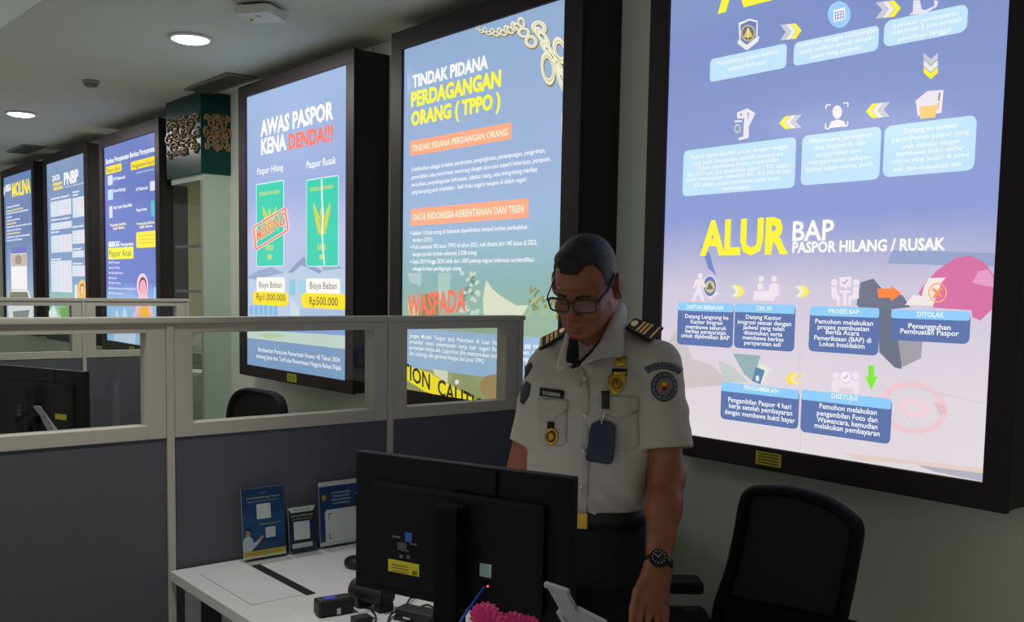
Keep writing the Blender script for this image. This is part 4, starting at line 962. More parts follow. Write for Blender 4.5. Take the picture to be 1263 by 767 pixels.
bm = nb(); c_ = (a+b)/2-np.array([0, 0, .03]); prism(bm, [c_+HR*-0.02, c_+HR*0.02, np.array([c_[0], c_[1], .74])+HR*0.02, np.array([c_[0], c_[1], .74])-HR*0.02], HF*0.012); obj('tray_leg', bm, M_gpl, arm)
# its fellow in the next cubicle
a = np.array(at(40, 501, 3.55)); b = np.array(at(63, 532, 3.62)); wv = np.array(at(48, 501, 3.55))-a; zb_ = 0.737
r2_ = thing('phone_stand', 'pale grey phone stand seen through the near partition glass', 'phone stand', (a[0], a[1], zb_), 0, 'folding phone stands')
bm = nb(); prism(bm, [a, a+wv, b+wv, b], HF*0.012, bev=0.002); obj('back_plate', bm, M_gpl, r2_)
c_ = np.array(at(50, 516, 3.57)); d_ = np.array(at(58, 516, 3.57)); bm = nb(); prism(bm, [c_, d_, np.array(at(68, 534, 3.60)), np.array(at(60, 534, 3.60))], HF*0.02, bev=0.002); obj('side_wing', bm, M_gpl, r2_)
bm = nb(); prism(bm, [b, b+wv, (b+wv)*[1, 1, 0]+[0, 0, zb_], b*[1, 1, 0]+[0, 0, zb_]], HF*0.012); obj('support_arm', bm, M_gpl, r2_)
bm = nb(); box(bm, b[0]-0.06, b[0]+0.06, b[1]-0.05, b[1]+0.05, zb_, zb_+0.010, 0.003); obj('base_plate', bm, M_gpl, r2_)

# ------------------------------------------------------------------ small things on the near desk
Z = 0.737
def onz(px, py, z=Z): return np.array(on_z(px, py, z))
# power brick with its cable
a, b = onz(388, 764), onz(431, 757); u = (b-a)/np.linalg.norm(b-a); L = 0.088; c = (a+b)/2+HF*0.022; rz = math.atan2(u[1], u[0])
pb = thing('power_adapter', 'black power adapter with blue label, left of the monitor', 'power adapter', (c[0], c[1], Z), rz, local=True)
bm = nb(); box(bm, -L/2, L/2, -0.021, 0.021, 0.001, 0.040, 0.010, seg=3); obj('body', bm, M_blk, pb)
bm = nb(); box(bm, -0.024, 0.006, -0.010, 0.012, 0.0398, 0.0408); obj('blue_label', bm, mat('indigo_label', (58, 66, 190), rough=0.4), pb, label='blue printed label on top')
bm = nb(); prism(bm, [(0.000, -0.0213, 0.004), (0.010, -0.0213, 0.004), (0.008, -0.0213, 0.019), (0.0, -0.0213, 0.018)], (0, -0.0008, 0)); obj('paper_tag', bm, mat('white_paper', (205, 205, 205), rough=0.6), pb, label='torn white paper tag')
R_ = Matrix.Rotation(-rz, 3, 'Z')
def loc(p): return R_ @ (Vector(p)-Vector(pb.location))
bm = nb(); tube(bm, [loc((b[0]+HF[0]*0.022, b[1]+HF[1]*0.022, Z+0.022)), loc(onz(441, 757)+[0, 0, 0.015]), loc(onz(455, 754)+[0, 0, 0.008]), loc(onz(463, 761)+[0, 0, 0.004]), loc(onz(462, 772)+[0, 0, 0.004])], 0.0022, 8); obj('cable', bm, M_blk, pb)
c = onz(446, 771); o = thing('plug_adapter', 'small flat black plug beside the power adapter', 'plug', (c[0], c[1], Z), rz, local=True)
bm = nb(); box(bm, -0.022, 0.022, -0.016, 0.016, 0.0, 0.022, 0.006, seg=3); obj('body', bm, M_blk, o)
bm = nb()
for y in (-0.006, 0.006): cyl(bm, (0.020, y, 0.011), (0.036, y, 0.011), 0.0022, n=10)
obj('pins', bm, mat('steel_pin', (150, 150, 150), rough=0.3, metal=1), o)
# mouse
c = onz(440, 700); o = thing('computer_mouse', 'black mouse half hidden behind the left edge of the monitor', 'mouse', (c[0], c[1], Z), 0.3, local=True)
bm = nb(); ball(bm, (0, 0, 0.012), 0.03, (1.35, 0.95, 0.75), 24)
for v in bm.verts: v.co.z = max(v.co.z, 0.0)
obj('shell', bm, M_blk, o, smooth=True)
bm = nb(); cyl(bm, (0.012, -0.003, 0.031), (0.012, 0.003, 0.031), 0.007, n=14); obj('scroll_wheel', bm, M_blk2, o)
# black cylindrical speaker on feet
c0 = np.array(at(437, 728, 2.36)); c1 = np.array(at(480, 729, 2.30)); ax = (c1-c0)/np.linalg.norm(c1-c0); r_ = 0.027
c0[2] = c1[2] = Z+0.012+r_; ax = (c1-c0)/np.linalg.norm(c1-c0)
sp = thing('desk_speaker', 'black cylindrical speaker peeping out below the monitor', 'speaker', ((c0[0]+c1[0])/2, (c0[1]+c1[1])/2, Z))
bm = nb(); cyl(bm, c0, c1, r_, n=32, bev=0.004); obj('barrel', bm, M_blk, sp)
bm = nb(); cyl(bm, c0-ax*0.0012, c0+ax*0.001, r_*.8, n=28); obj('grille', bm, M_blk2, sp)
for k in (0.25, 0.85):
    q = c0+(c1-c0)*k; bm = nb(); box(bm, q[0]-0.013, q[0]+0.013, q[1]-0.02, q[1]+0.02, Z, Z+0.020, 0.003); obj('foot', bm, M_blk, sp)
# cable clutter under the monitor
bm = nb()
for P in ([(486, 765), (492, 757), (500, 749), (506, 742), (512, 739)], [(478, 770), (484, 760), (496, 756), (512, 753), (530, 752)], [(500, 772), (508, 760), (516, 752), (528, 750), (540, 756)], [(515, 770), (520, 762), (532, 757), (548, 760), (556, 770)], [(545, 748), (556, 750), (566, 756), (572, 766)]):
    tube(bm, [onz(*p)+[0, 0, 0.004+0.004*(i % 2)] for i, p in enumerate(P)], 0.0026, 8)
tag(obj('black_cables', bm, M_blk, smooth=True), 'tangle of thin black cables on the desk below the monitor', 'cables')
bx = onz(513, 766); o = thing('junction_box', 'low black box among cables below the monitor', 'junction box', (bx[0], bx[1], Z), mrot, local=True)
bm = nb(); box(bm, -0.045, 0.06, -0.022, 0.022, 0, 0.030, 0.005, seg=3); obj('body', bm, M_blk, o)
bm = nb(); box(bm, -0.02, 0.0, -0.0235, -0.0215, 0.009, 0.013, 0.0005); obj('indicator', bm, mat('white_print', (190, 190, 190), rough=0.5), o)
# white cable
bm = nb(); tube(bm, [onz(549, 754)+[0, 0, .004], onz(556, 752)+[0, 0, .010], onz(563, 756)+[0, 0, .012], onz(570, 764)+[0, 0, .008], onz(574, 775)+[0, 0, .004]], 0.0022, 8)
tag(obj('white_cable', bm, mat('white_pvc', (190, 190, 192), rough=0.45), smooth=True), 'short white cable curling on the desk under the monitor', 'cable')
# blue network cable from the port down past the flowers
M3 = _mm; c = mon_px(598, 723, -0.030); w0 = M3 @ c
bm = nb(); tube(bm, [w0, np.array(at(594, 729, 1.84)), np.array(at(584, 743, 1.80)), np.array(at(574, 757, 1.77)), np.array(at(566, 772, 1.75)), np.array(at(556, 800, 1.74)), onz(548, 832)+[0, 0, 0.004], onz(520, 850)+[0, 0, 0.004]], 0.0028, 8)
tag(obj('network_cable', bm, mat('blue_pvc', (24, 70, 170), rough=0.4), smooth=True), 'blue network cable plugged into the monitor back', 'cable')

# ------------------------------------------------------------------ vase of pink flowers
fb = np.array(at(614, 800, 1.52)); vx, vy = fb[0], fb[1]
M_pet = mat('magenta_petal', (214, 40, 122), rough=0.6, var=0.25, vscale=60); M_ctr = mat('flower_centre', (170, 30, 90), rough=0.8); M_leaf = mat('leaf_green', (62, 92, 46), rough=0.6)
vs = thing('flower_vase', 'small white vase on the near desk under the pink flowers', 'vase', (vx, vy, Z))
bm = nb(); lathe(bm, (vx, vy, Z), [(0, 0), (0.032, 0), (0.040, 0.03), (0.042, 0.07), (0.030, 0.11), (0.034, 0.13), (0.030, 0.13), (0.026, 0.11), (0.036, 0.07), (0.034, 0.03), (0, 0.006)], 28); obj('body', bm, mat('white_ceramic', (206, 204, 200), rough=0.25), vs)
rf = random.Random(5)
def flower(px, py, t, r, tilt, label):
    c = np.array(at(px, py+11, t)); root = thing('pink_flower', label, 'flower', (vx, vy, Z+0.12), 0, 'pink flowers in the vase')
    out = np.array([c[0]-vx, c[1]-vy, 0.03]); nrm = -HF*0.7+np.array([0, 0, .75])+out*tilt; nrm /= np.linalg.norm(nrm)
    M = Matrix.Translation(Vector(c)) @ Vector(nrm).to_track_quat('Z', 'Y').to_matrix().to_4x4()
    bm = nb()
    for ring, (n, rr, lift) in enumerate(((15, r, 0.10), (13, r*.80, 0.28), (10, r*.56, 0.5))):
        for k in range(n):
            a = 2*math.pi*(k+.5*ring)/n+rf.random()*.15; t_ = bmesh.new(); w_ = rr*0.19
            P = [(0.12*rr, 0), (0.5*rr, w_), (0.85*rr, w_*1.05), (rr, 0.0), (0.85*rr, -w_*1.05), (0.5*rr, -w_)]
            top = [t_.verts.new((x, y, lift*x*(1.0)-0.55*x*x/rr*lift+(0.0016 if abs(y) < 1e-6 else 0.0))) for x, y in P]; bot = [t_.verts.new(v.co-Vector((0, 0, .0012))) for v in top]
            t_.faces.new(top); t_.faces.new(list(reversed(bot)))
            for i in range(6): j = (i+1) % 6; t_.faces.new((top[j], top[i], bot[i], bot[j]))
            merge(bm, t_, M @ Matrix.Rotation(a, 4, 'Z'))
    obj('petals', bm, M_pet, root)
    bm = nb(); ball(bm, M @ Vector((0, 0, r*.10)), r*.24, (1, 1, .7), 12); obj('flower_centre', bm, M_ctr, root)
    bm = nb(); tube(bm, [(vx, vy, Z+0.10), (vx+out[0]*.4, vy+out[1]*.4, Z+0.16), c-nrm*0.002], 0.0020, 7); obj('stem', bm, M_leaf, root)
for px, py, t, r, tl, lb in ((598, 748, 1.56, 0.026, 2, 'pink flower at upper left of the bunch, behind the largest'), (606, 762, 1.49, 0.030, 2, 'largest pink flower, lowest and front left'), (634, 757, 1.55, 0.022, 3, 'pink flower in the middle of the bunch, beside leaves'), (652, 762, 1.53, 0.022, 4, 'pink flower on the right end of the bunch'), (586, 768, 1.50, 0.020, 4, 'small pink flower at the left end of the bunch')):
    flower(px, py, t, r, tl, lb)
bm = nb()
for k, (px, py, t) in enumerate(((624, 758, 1.56), (642, 768, 1.5), (616, 770, 1.53), (628, 766, 1.56), (660, 770, 1.56))):
    c = np.array(at(px, py+9, t)); s = np.array([vx, vy, Z+0.115]); d = c-s; side = np.cross(d, [0, 0, 1.]); side /= np.linalg.norm(side); mid = s+d*.62
    t_ = bmesh.new(); P = [s, mid+side*0.010, c, mid-side*0.010]; N = np.cross(side, d); N /= np.linalg.norm(N)
    prism(bm, P, N*0.0012)
tag(obj('leaf_spray', bm, M_leaf), 'green leaves among the pink flowers in the vase', 'leaves')

# ------------------------------------------------------------------ office chairs
M_mesh = mat('chair_mesh', (52, 52, 54), rough=0.95, spec=0.1, bump=0.5, bscale=500)
M_cfr = mat('chair_frame', (15, 15, 20), rough=0.75, spec=0.2)
M_seat = mat('chair_fabric', (30, 30, 34), rough=0.95, bump=0.3, bscale=300)
def office_chair(label, loc, rot, outline, lean=0.10, arms=(-1, 1), seat_z=0.47, lumbar=True):
    """local frame: the seat faces -y; the back stands at y = 0.22; outline lists (x, z) of half or whole back"""
    root = thing('office_chair', label, 'office chair', loc, rot, 'black mesh office chairs', local=True)
    P = [np.array((x, 0.20+(z-0.60)*lean+0.35*x*x*-1.0, z)) for x, z in outline]
    bm = nb(); tube(bm, P, 0.025, 12, closed=True, sub=5, flat=(1.15, 0.6)); obj('back_frame', bm, M_cfr, root)
    # mesh sheet, gently curved, stretched inside the frame
    S = catmull(P, 5, True); c = sum(S)/len(S); bm = nb(); K = 7; rings = []
    for k in range(K+1):
        f = 1-k/K; rings.append([bm.verts.new(np.array((c[0]+(p[0]-c[0])*f, 0.20+((c[2]+(p[2]-c[2])*f)-0.60)*lean-0.35*(c[0]+(p[0]-c[0])*f)**2+0.004, c[2]+(p[2]-c[2])*f))) for p in S] if k < K else [bm.verts.new(np.array((c[0], 0.20+(c[2]-.6)*lean+.004, c[2])))])
    for A, B2 in zip(rings[:-1], rings[1:]):
        n = len(A)
        for i in range(n):
            if len(B2) == 1: bm.faces.new((A[i], A[(i+1) % n], B2[0]))
            else: bm.faces.new((A[i], A[(i+1) % n], B2[(i+1) % n], B2[i]))
    g = bmesh.ops.extrude_face_region(bm, geom=list(bm.faces)); bmesh.ops.translate(bm, vec=(0, 0.004, 0), verts=[v for v in g['geom'] if isinstance(v, bmesh.types.BMVert)])
    obj('back_mesh', bm, M_mesh, root, smooth=True)
    zmin = min(z for x, z in outline)
    if lumbar:
        bm = nb(); box(bm, -0.17, 0.17, 0.17, 0.21, zmin+0.04, zmin+0.15, 0.015, seg=3); obj('lumbar_pad', bm, M_cfr, root)
    bm = nb(); box(bm, -0.035, 0.035, 0.16, 0.205, seat_z-0.08, zmin+0.06, 0.008); box(bm, -0.035, 0.035, -0.05, 0.19, seat_z-0.09, seat_z-0.055, 0.008); obj('back_bracket', bm, M_cfr, root)
    bm = nb(); box(bm, -0.25, 0.25, -0.28, 0.19, seat_z-0.045, seat_z+0.035, 0.030, seg=4); obj('seat', bm, M_seat, root, smooth=True)
    if arms:
        for s in arms:
            bm = nb(); tube(bm, [(s*0.24, -0.03, seat_z-0.05), (s*0.295, -0.03, seat_z-0.02), (s*0.305, -0.03, seat_z+0.10), (s*0.30, -0.03, seat_z+0.255)], 0.016, 10, flat=(1, 1.5)); a_ = obj('armrest', bm, M_cfr, root)
            bm = nb(); box(bm, s*0.30-0.042, s*0.30+0.042, -0.16, 0.10, seat_z+0.25, seat_z+0.282, 0.012, seg=3); obj('arm_pad', bm, M_cfr, a_)
    bm = nb(); cyl(bm, (0, -0.03, 0.10), (0, -0.03, 0.30), 0.028, n=20); cyl(bm, (0, -0.03, 0.28), (0, -0.03, seat_z-0.05), 0.018, n=20); box(bm, -0.09, 0.09, -0.13, 0.07, seat_z-0.075, seat_z-0.045, 0.01); obj('gas_column', bm, M_cfr, root)
    for k in range(5):
        a = 2*math.pi*k/5+0.3; d = Vector((math.cos(a), math.sin(a), 0)); o_ = Vector((0, -0.03, 0))
        bm = nb(); tube(bm, [o_+d*0.02+Vector((0, 0, .105)), o_+d*0.16+Vector((0, 0, .092)), o_+d*0.29+Vector((0, 0, .072))], lambda s: 0.022-0.007*s, 10); lg = obj('leg', bm, M_cfr, root)
        bm = nb(); q = o_+d*0.285; n_ = Vector((-d.y, d.x, 0)); cyl(bm, q-n_*0.022+Vector((0, 0, .030)), q-n_*0.004+Vector((0, 0, .030)), 0.030, n=18); cyl(bm, q+n_*0.004+Vector((0, 0, .030)), q+n_*0.022+Vector((0, 0, .030)), 0.030, n=18); cyl(bm, q+Vector((0, 0, .03)), q+Vector((0, 0, .08)), 0.008, n=10); obj('castor', bm, M_blk2, lg)
    return root
# chair in front of the wall on the right
crot = math.radians(14)
cc = np.array(at(980, 700, 2.40)); cc[2] = 0
back_l = np.array([-math.sin(crot), math.cos(crot), 0]); cx_l = np.array([math.cos(crot), math.sin(crot), 0])
cloc = cc-back_l*0.22
_cm = (Matrix.Translation(Vector(cloc)) @ Matrix.Rotation(crot, 4, 'Z')).inverted(); _ce = _cm @ Vector(EYE)
def chair_px(px, py, y):
    d = _cm.to_3x3() @ Vector(ray(px, py)); q = _ce+d*((y-_ce.y)/d.y); return (q.x, q.z)
OUT = [chair_px(px, py, 0.22+0.0) for px, py in ((931, 606), (950, 603), (985, 606), (1022, 617), (1050, 634), (1062, 650), (1056, 690), (1047, 735), (1036, 775), (1010, 815), (960, 815), (905, 800), (892, 770), (895, 740), (908, 700), (918, 655), (924, 620))]
office_chair('black mesh office chair at the right, below the ALUR light box', tuple(cloc), crot, OUT, lean=0.0, arms=(1,))
# the officer's own chair, almost hidden behind him
SYM = [(0.0, 0.93), (0.12, 0.925), (0.185, 0.90), (0.215, 0.80), (0.225, 0.70), (0.20, 0.58), (0.12, 0.54), (0.0, 0.53), (-0.12, 0.54), (-0.20, 0.58), (-0.225, 0.70), (-0.215, 0.80), (-0.185, 0.90), (-0.12, 0.925)]
p_tip = np.array(at(865, 719, 2.62)); rt = math.atan2(HR[0], -HR[1])
l2 = p_tip+HF*0.30-HR*0.16; l2[2] = 0
office_chair('black office chair directly behind the officer, only armrest showing', tuple(l2), rt, SYM, lean=0.12, seat_z=0.455)
# chair in the next cubicle under the passport light box
r3 = math.radians(8); p3 = np.array(at(323, 500, 4.80))-np.array([-math.sin(r3), math.cos(r3), 0])*0.235; p3[2] = 0
OUT3 = [(0.0, 0.955), (0.10, 0.955), (0.175, 0.935), (0.215, 0.88), (0.225, 0.80), (0.20, 0.66), (0.16, 0.58), (0.0, 0.56), (-0.16, 0.58), (-0.20, 0.66), (-0.225, 0.80), (-0.215, 0.88), (-0.175, 0.935), (-0.10, 0.955)]
office_chair('black office chair behind the partition, below the passport light box', tuple(p3), r3, [(x, z+0.03) for x, z in OUT3], lean=0.08)
# ------------------------------------------------------------------ the officer
def sd_grid(xs, ys, zs): return np.full((len(xs), len(ys), len(zs)), 0.5, np.float32)
class Sdf:
    """a solid blended from simple volumes on a grid, then skinned as one surface"""
    def __init__(s, xs, ys, zs): s.xs, s.ys, s.zs = [np.asarray(a, np.float32) for a in (xs, ys, zs)]; s.D = sd_grid(xs, ys, zs)
    def win(s, lo, hi):
        sl = []
        for a, l, h in zip((s.xs, s.ys, s.zs), lo, hi):
            i0, i1 = int(np.searchsorted(a, l)), int(np.searchsorted(a, h)); sl.append(slice(max(0, i0-1), min(len(a), i1+1)))
        X = s.xs[sl[0]][:, None, None]; Y = s.ys[sl[1]][None, :, None]; Z_ = s.zs[sl[2]][None, None, :]
        return tuple(sl), X, Y, Z_
    def add(s, fn, lo, hi, k=0.01, op='u'):
        sl, X, Y, Z_ = s.win(lo, hi)
        D = s.D[sl]
        if D.size == 0: return
        d = np.broadcast_to(fn(X, Y, Z_), D.shape)
        if op == 's': d = -d
        if op == 'u':
            h = np.clip(.5+.5*(D-d)/k, 0, 1); s.D[sl] = D*(1-h)+d*h-k*h*(1-h)
        else:
            h = np.clip(.5-.5*(D-d)/k, 0, 1); s.D[sl] = D*(1-h)+d*h+k*h*(1-h)
    def cone(s, a, b, ra, rb, k=0.01, op='u', flat=None):
        a = np.asarray(a, float); b = np.asarray(b, float); m_ = max(ra, rb)+0.05; ab = b-a; L = ab @ ab
        def fn(X, Y, Z_):
            px, py, pz = X-a[0], Y-a[1], Z_-a[2]
            h = np.clip((px*ab[0]+py*ab[1]+pz*ab[2])/L, 0, 1)
            return np.sqrt((px-h*ab[0])**2+(py-h*ab[1])**2+(pz-h*ab[2])**2)-(ra+(rb-ra)*h)
        s.add(fn, np.minimum(a, b)-m_, np.maximum(a, b)+m_, k, op)
    def ell(s, c, r, k=0.01, op='u', R=None):
        c = np.asarray(c, float); r = np.asarray(r, float); R = np.eye(3) if R is None else R; m_ = r.max()+0.04
        def fn(X, Y, Z_):
            p = (X-c[0], Y-c[1], Z_-c[2])
            q = [R[0, i]*p[0]+R[1, i]*p[1]+R[2, i]*p[2] for i in range(3)]
            k0 = np.sqrt(sum((q[i]/r[i])**2 for i in range(3)))+1e-9; k1 = np.sqrt(sum((q[i]/r[i]**2)**2 for i in range(3)))+1e-9
            return k0*(k0-1)/k1
        s.add(fn, c-m_, c+m_, k, op)
    def loft(s, rows, k=0.02, op='u', n=2.4, yaw=0.0):
        """rows of (z, cx, cy, a, b): super-elliptic sections"""
        rows = np.asarray(sorted(rows), float); z = s.zs
        f = [np.interp(z, rows[:, 0], rows[:, i]).astype(np.float32)[None, None, :] for i in range(1, 5)]
        lo = (rows[:, 1]-rows[:, 3]).min()-.06, (rows[:, 2]-rows[:, 4]).min()-.06, rows[0, 0]-.05
        hi = (rows[:, 1]+rows[:, 3]).max()+.06, (rows[:, 2]+rows[:, 4]).max()+.06, rows[-1, 0]+.05
        cy_, sy_ = math.cos(yaw), math.sin(yaw)
        def fn(X, Y, Z_):
            i0 = int(np.searchsorted(s.zs, Z_.ravel()[0])); n_ = Z_.shape[2]
            cx, cy, a, b = [g[:, :, i0:i0+n_] for g in f]
            u = (X-cx)*cy_+(Y-cy)*sy_; v = -(X-cx)*sy_+(Y-cy)*cy_
            g = (np.abs(u/a)**n+np.abs(v/b)**n)**(1.0/n)
            d = (g-1)*np.minimum(a, b)
            dz = np.maximum(rows[0, 0]-Z_, Z_-rows[-1, 0])
            return np.maximum(d, dz)
        s.add(fn, lo, hi, k, op)
    def cut(s, p, n, lo, hi, k=0.003):
        """keep what lies behind the plane"""
        p = np.asarray(p, float); n = np.asarray(n, float); n /= np.linalg.norm(n)
        s.add(lambda X, Y, Z_: -((X-p[0])*n[0]+(Y-p[1])*n[1]+(Z_-p[2])*n[2]), lo, hi, k, 's')
    def mesh(s, name, smooth_it=2, lam=0.5):
        D = s.D; S = D < 0; nx, ny, nz = S.shape
        cnt = np.zeros((nx-1, ny-1, nz-1), np.int8)
        for a in (0, 1):
            for b in (0, 1):
                for c in (0, 1): cnt += S[a:nx-1+a, b:ny-1+b, c:nz-1+c]
        act = (cnt > 0) & (cnt < 8); I = np.argwhere(act); idx = np.full(act.shape, -1, np.int64); idx[act] = np.arange(len(I))
        acc = np.zeros((len(I), 3)); num = np.zeros(len(I)); ax = (s.xs, s.ys, s.zs)
        corners = [(a, b, c) for a in (0, 1) for b in (0, 1) for c in (0, 1)]
        val = {c: D[I[:, 0]+c[0], I[:, 1]+c[1], I[:, 2]+c[2]].astype(float) for c in corners}
        pos = {c: np.stack([ax[j][I[:, j]+c[j]] for j in range(3)], 1).astype(float) for c in corners}
        for c in corners:
            for j in range(3):
                if c[j] == 0:
                    e = list(c); e[j] = 1; e = tuple(e); m_ = (val[c] < 0) != (val[e] < 0)
                    t = val[c][m_]/(val[c][m_]-val[e][m_]); acc[m_] += pos[c][m_]+(pos[e][m_]-pos[c][m_])*t[:, None]; num[m_] += 1
        V = acc/num[:, None]; Q = []
        for j in range(3):
            u, v = (j+1) % 3, (j+2) % 3
            a = [slice(1, n-1) for n in S.shape]; b = list(a); a[j] = slice(0, S.shape[j]-1); b[j] = slice(1, S.shape[j])
            A, B = S[tuple(a)], S[tuple(b)]; E = np.argwhere(A != B)
            if not len(E): continue
            sg = A[tuple(E.T)]; base = E.copy(); base[:, u] += 1; base[:, v] += 1
            def cell(du, dv):
                q = base.copy(); q[:, u] += du; q[:, v] += dv; return idx[q[:, 0], q[:, 1], q[:, 2]]
            q = np.stack([cell(-1, -1), cell(0, -1), cell(0, 0), cell(-1, 0)], 1); q[~sg] = q[~sg][:, ::-1]; Q.append(q)
        Q = np.concatenate(Q); Q = Q[(Q >= 0).all(1)]
        ed = np.concatenate([Q[:, [0, 1]], Q[:, [1, 2]], Q[:, [2, 3]], Q[:, [3, 0]]])
        for _ in range(smooth_it):
            s_ = np.zeros_like(V); n_ = np.zeros(len(V))
            for p, q in ((0, 1), (1, 0)): np.add.at(s_, ed[:, p], V[ed[:, q]]); np.add.at(n_, ed[:, p], 1)
            V = V+lam*(s_/np.maximum(n_, 1)[:, None]-V)
        me = bpy.data.meshes.new(name); me.from_pydata(V.tolist(), [], Q.tolist()); me.update()
        for p in me.polygons: p.use_smooth = True
        return me
def axis(*seg):
    """non-uniform grid lines: (start, stop, step) pieces joined"""
    out = []
    for a, b, st_ in seg:
        n = max(1, int(round((b-a)/st_))); out += [a+(b-a)*i/n for i in range(n)]
    out.append(seg[-1][1]); return out

MO = np.array([-1.73, 1.69, 0.0]); MROT = math.atan2(HR[1], HR[0])
man = thing('person', 'officer in pale grey uniform shirt and glasses, looking down, standing behind the desk', 'person', tuple(MO), MROT, local=True)
MR = np.array([[HR[0], HR[1], 0], [-HR[1], HR[0], 0], [0, 0, 1.0]])     # world to the figure's frame: x to its left hand, y to its back
ME = MR @ (EYE-MO)
def mp(px, py, t): return MR @ (np.asarray(at(px, py, t))-MO)
def mray(px, py): return MR @ ray(px, py)

# --- frames of head and joints
HS = 0.905; HC = np.array([-0.043, -0.082, 1.527])
ay, ap_ = math.radians(-25), math.radians(27)
RZ = np.array([[math.cos(ay), -math.sin(ay), 0], [math.sin(ay), math.cos(ay), 0], [0, 0, 1]]); RX = np.array([[1, 0, 0], [0, math.cos(ap_), -math.sin(ap_)], [0, math.sin(ap_), math.cos(ap_)]])
ar = math.radians(2.0); RY = np.array([[math.cos(ar), 0, math.sin(ar)], [0, 1, 0], [-math.sin(ar), 0, math.cos(ar)]])
HRm = RZ @ RX @ RY
def hp(x, y, z): return HC + HRm @ (np.array((x, y, z))*HS)
SL, SR = mp(811, 450, 2.36), mp(679, 454, 2.43)      # shoulder joints: image right, image left
EL = mp(822, 590, 2.30); WL = mp(811, 702, 2.16); HL = mp(806, 752, 2.10)
ER = mp(640, 600, 2.40); WR = mp(652, 700, 2.22); HRt = mp(664, 738, 2.15)
NB = np.array([0.0, 0.020, 1.395])

# --- skin: head, neck, arms and hands as one body
S = Sdf(axis((-.36, -.14, .0045), (-.14, .07, .0022), (.07, .14, .003), (.14, .27, .005)), axis((-.42, -.215, .0045), (-.215, .06, .0022), (.06, .17, .006)), axis((.725, .90, .0034), (.90, 1.36, .006), (1.36, 1.655, .0022)))
def H_ell(c, r, k=.01, op='u', R=None): S.ell(hp(*c), np.array(r)*HS, k, op, HRm if R is None else HRm @ R)
def H_cone(a, b, ra, rb, k=.01, op='u'): S.cone(hp(*a), hp(*b), ra*HS, rb*HS, k, op)
S.loft([(.80, -.01, .0, .12, .09), (1.0, -.015, .0, .13, .095), (1.2, -.005, .01, .150, .10), (1.32, 0, .015, .15, .085), (1.38, 0, .02, .07, .06)], .02, yaw=math.radians(-13))
S.cone(hp(0, .045, -.06), NB, .056, .062, .02)
S.cone(hp(0, .015, -.095), NB+[0, -.022, -.03], .045, .050, .02)
H_ell((0, .014, .032), (.075, .098, .084), .02)
H_ell((0, -.030, -.030), (.0635, .064, .090), .02)
H_ell((0, -.040, -.086), (.050, .046, .036), .02)
H_cone((-.050, .0, -.070), (-.018, -.072, -.104), .016, .014, .025); H_cone((.050, .0, -.070), (.018, -.072, -.104), .016, .014, .025)
H_ell((0, -.082, -.108), (.021, .015, .015), .014)
for s_ in (-1, 1):
    H_ell((s_*.040, -.066, -.040), (.023, .020, .022), .016)
    H_ell((s_*.033, -.101, -.006), (.019, .014, .012), .012, 's')
    H_ell((s_*.0315, -.0795, -.008), (.0145, .0125, .0120), .004)
    H_cone((s_*.018, -.0905, -.0125), (s_*.045, -.084, -.0125), .0022, .0018, .003)       # lash line of the lowered lid
    H_cone((s_*.010, -.093, .014), (s_*.046, -.083, .012), .0085, .007, .012)
    H_ell((s_*.0125, -.100, -.047), (.0085, .010, .0075), .005)
    H_ell((s_*.007, -.113, -.0555), (.0035, .0035, .003), .003, 's')
    # ear
    Re = np.array([[math.cos(.35*s_), -math.sin(.35*s_), 0], [math.sin(.35*s_), math.cos(.35*s_), 0], [0, 0, 1]])
    H_ell((s_*.0875, .018, -.013), (.0085, .022, .037), .008, 'u', Re)
    H_ell((s_*.0965, .010, -.008), (.006, .012, .022), .006, 's', Re)
    H_ell((s_*.077, .020, -.012), (.011, .016, .028), .008)
    H_ell((s_*.080, .006, -.038), (.006, .009, .010), .008)
    H_cone((s_*.024, -.098, -.052), (s_*.034, -.086, -.078), .0012, .0012, .010, 's')      # fold beside the mouth
H_cone((0, -.092, .006), (0, -.1125, -.040), .0075, .0105, .010); H_ell((0, -.113, -.044), (.0115, .010, .0095), .006)
H_ell((0, -.0905, -.074), (.026, .012, .014), .012)
H_ell((0, -.0985, -.0715), (.021, .0065, .0045), .004); H_ell((0, -.0965, -.0830), (.0185, .007, .0055), .004)
H_cone((-.025, -.099, -.0775), (.025, -.099, -.0775), .0016, .0016, .004, 's')
H_ell((0, -.093, -.094), (.014, .006, .004), .008, 's')
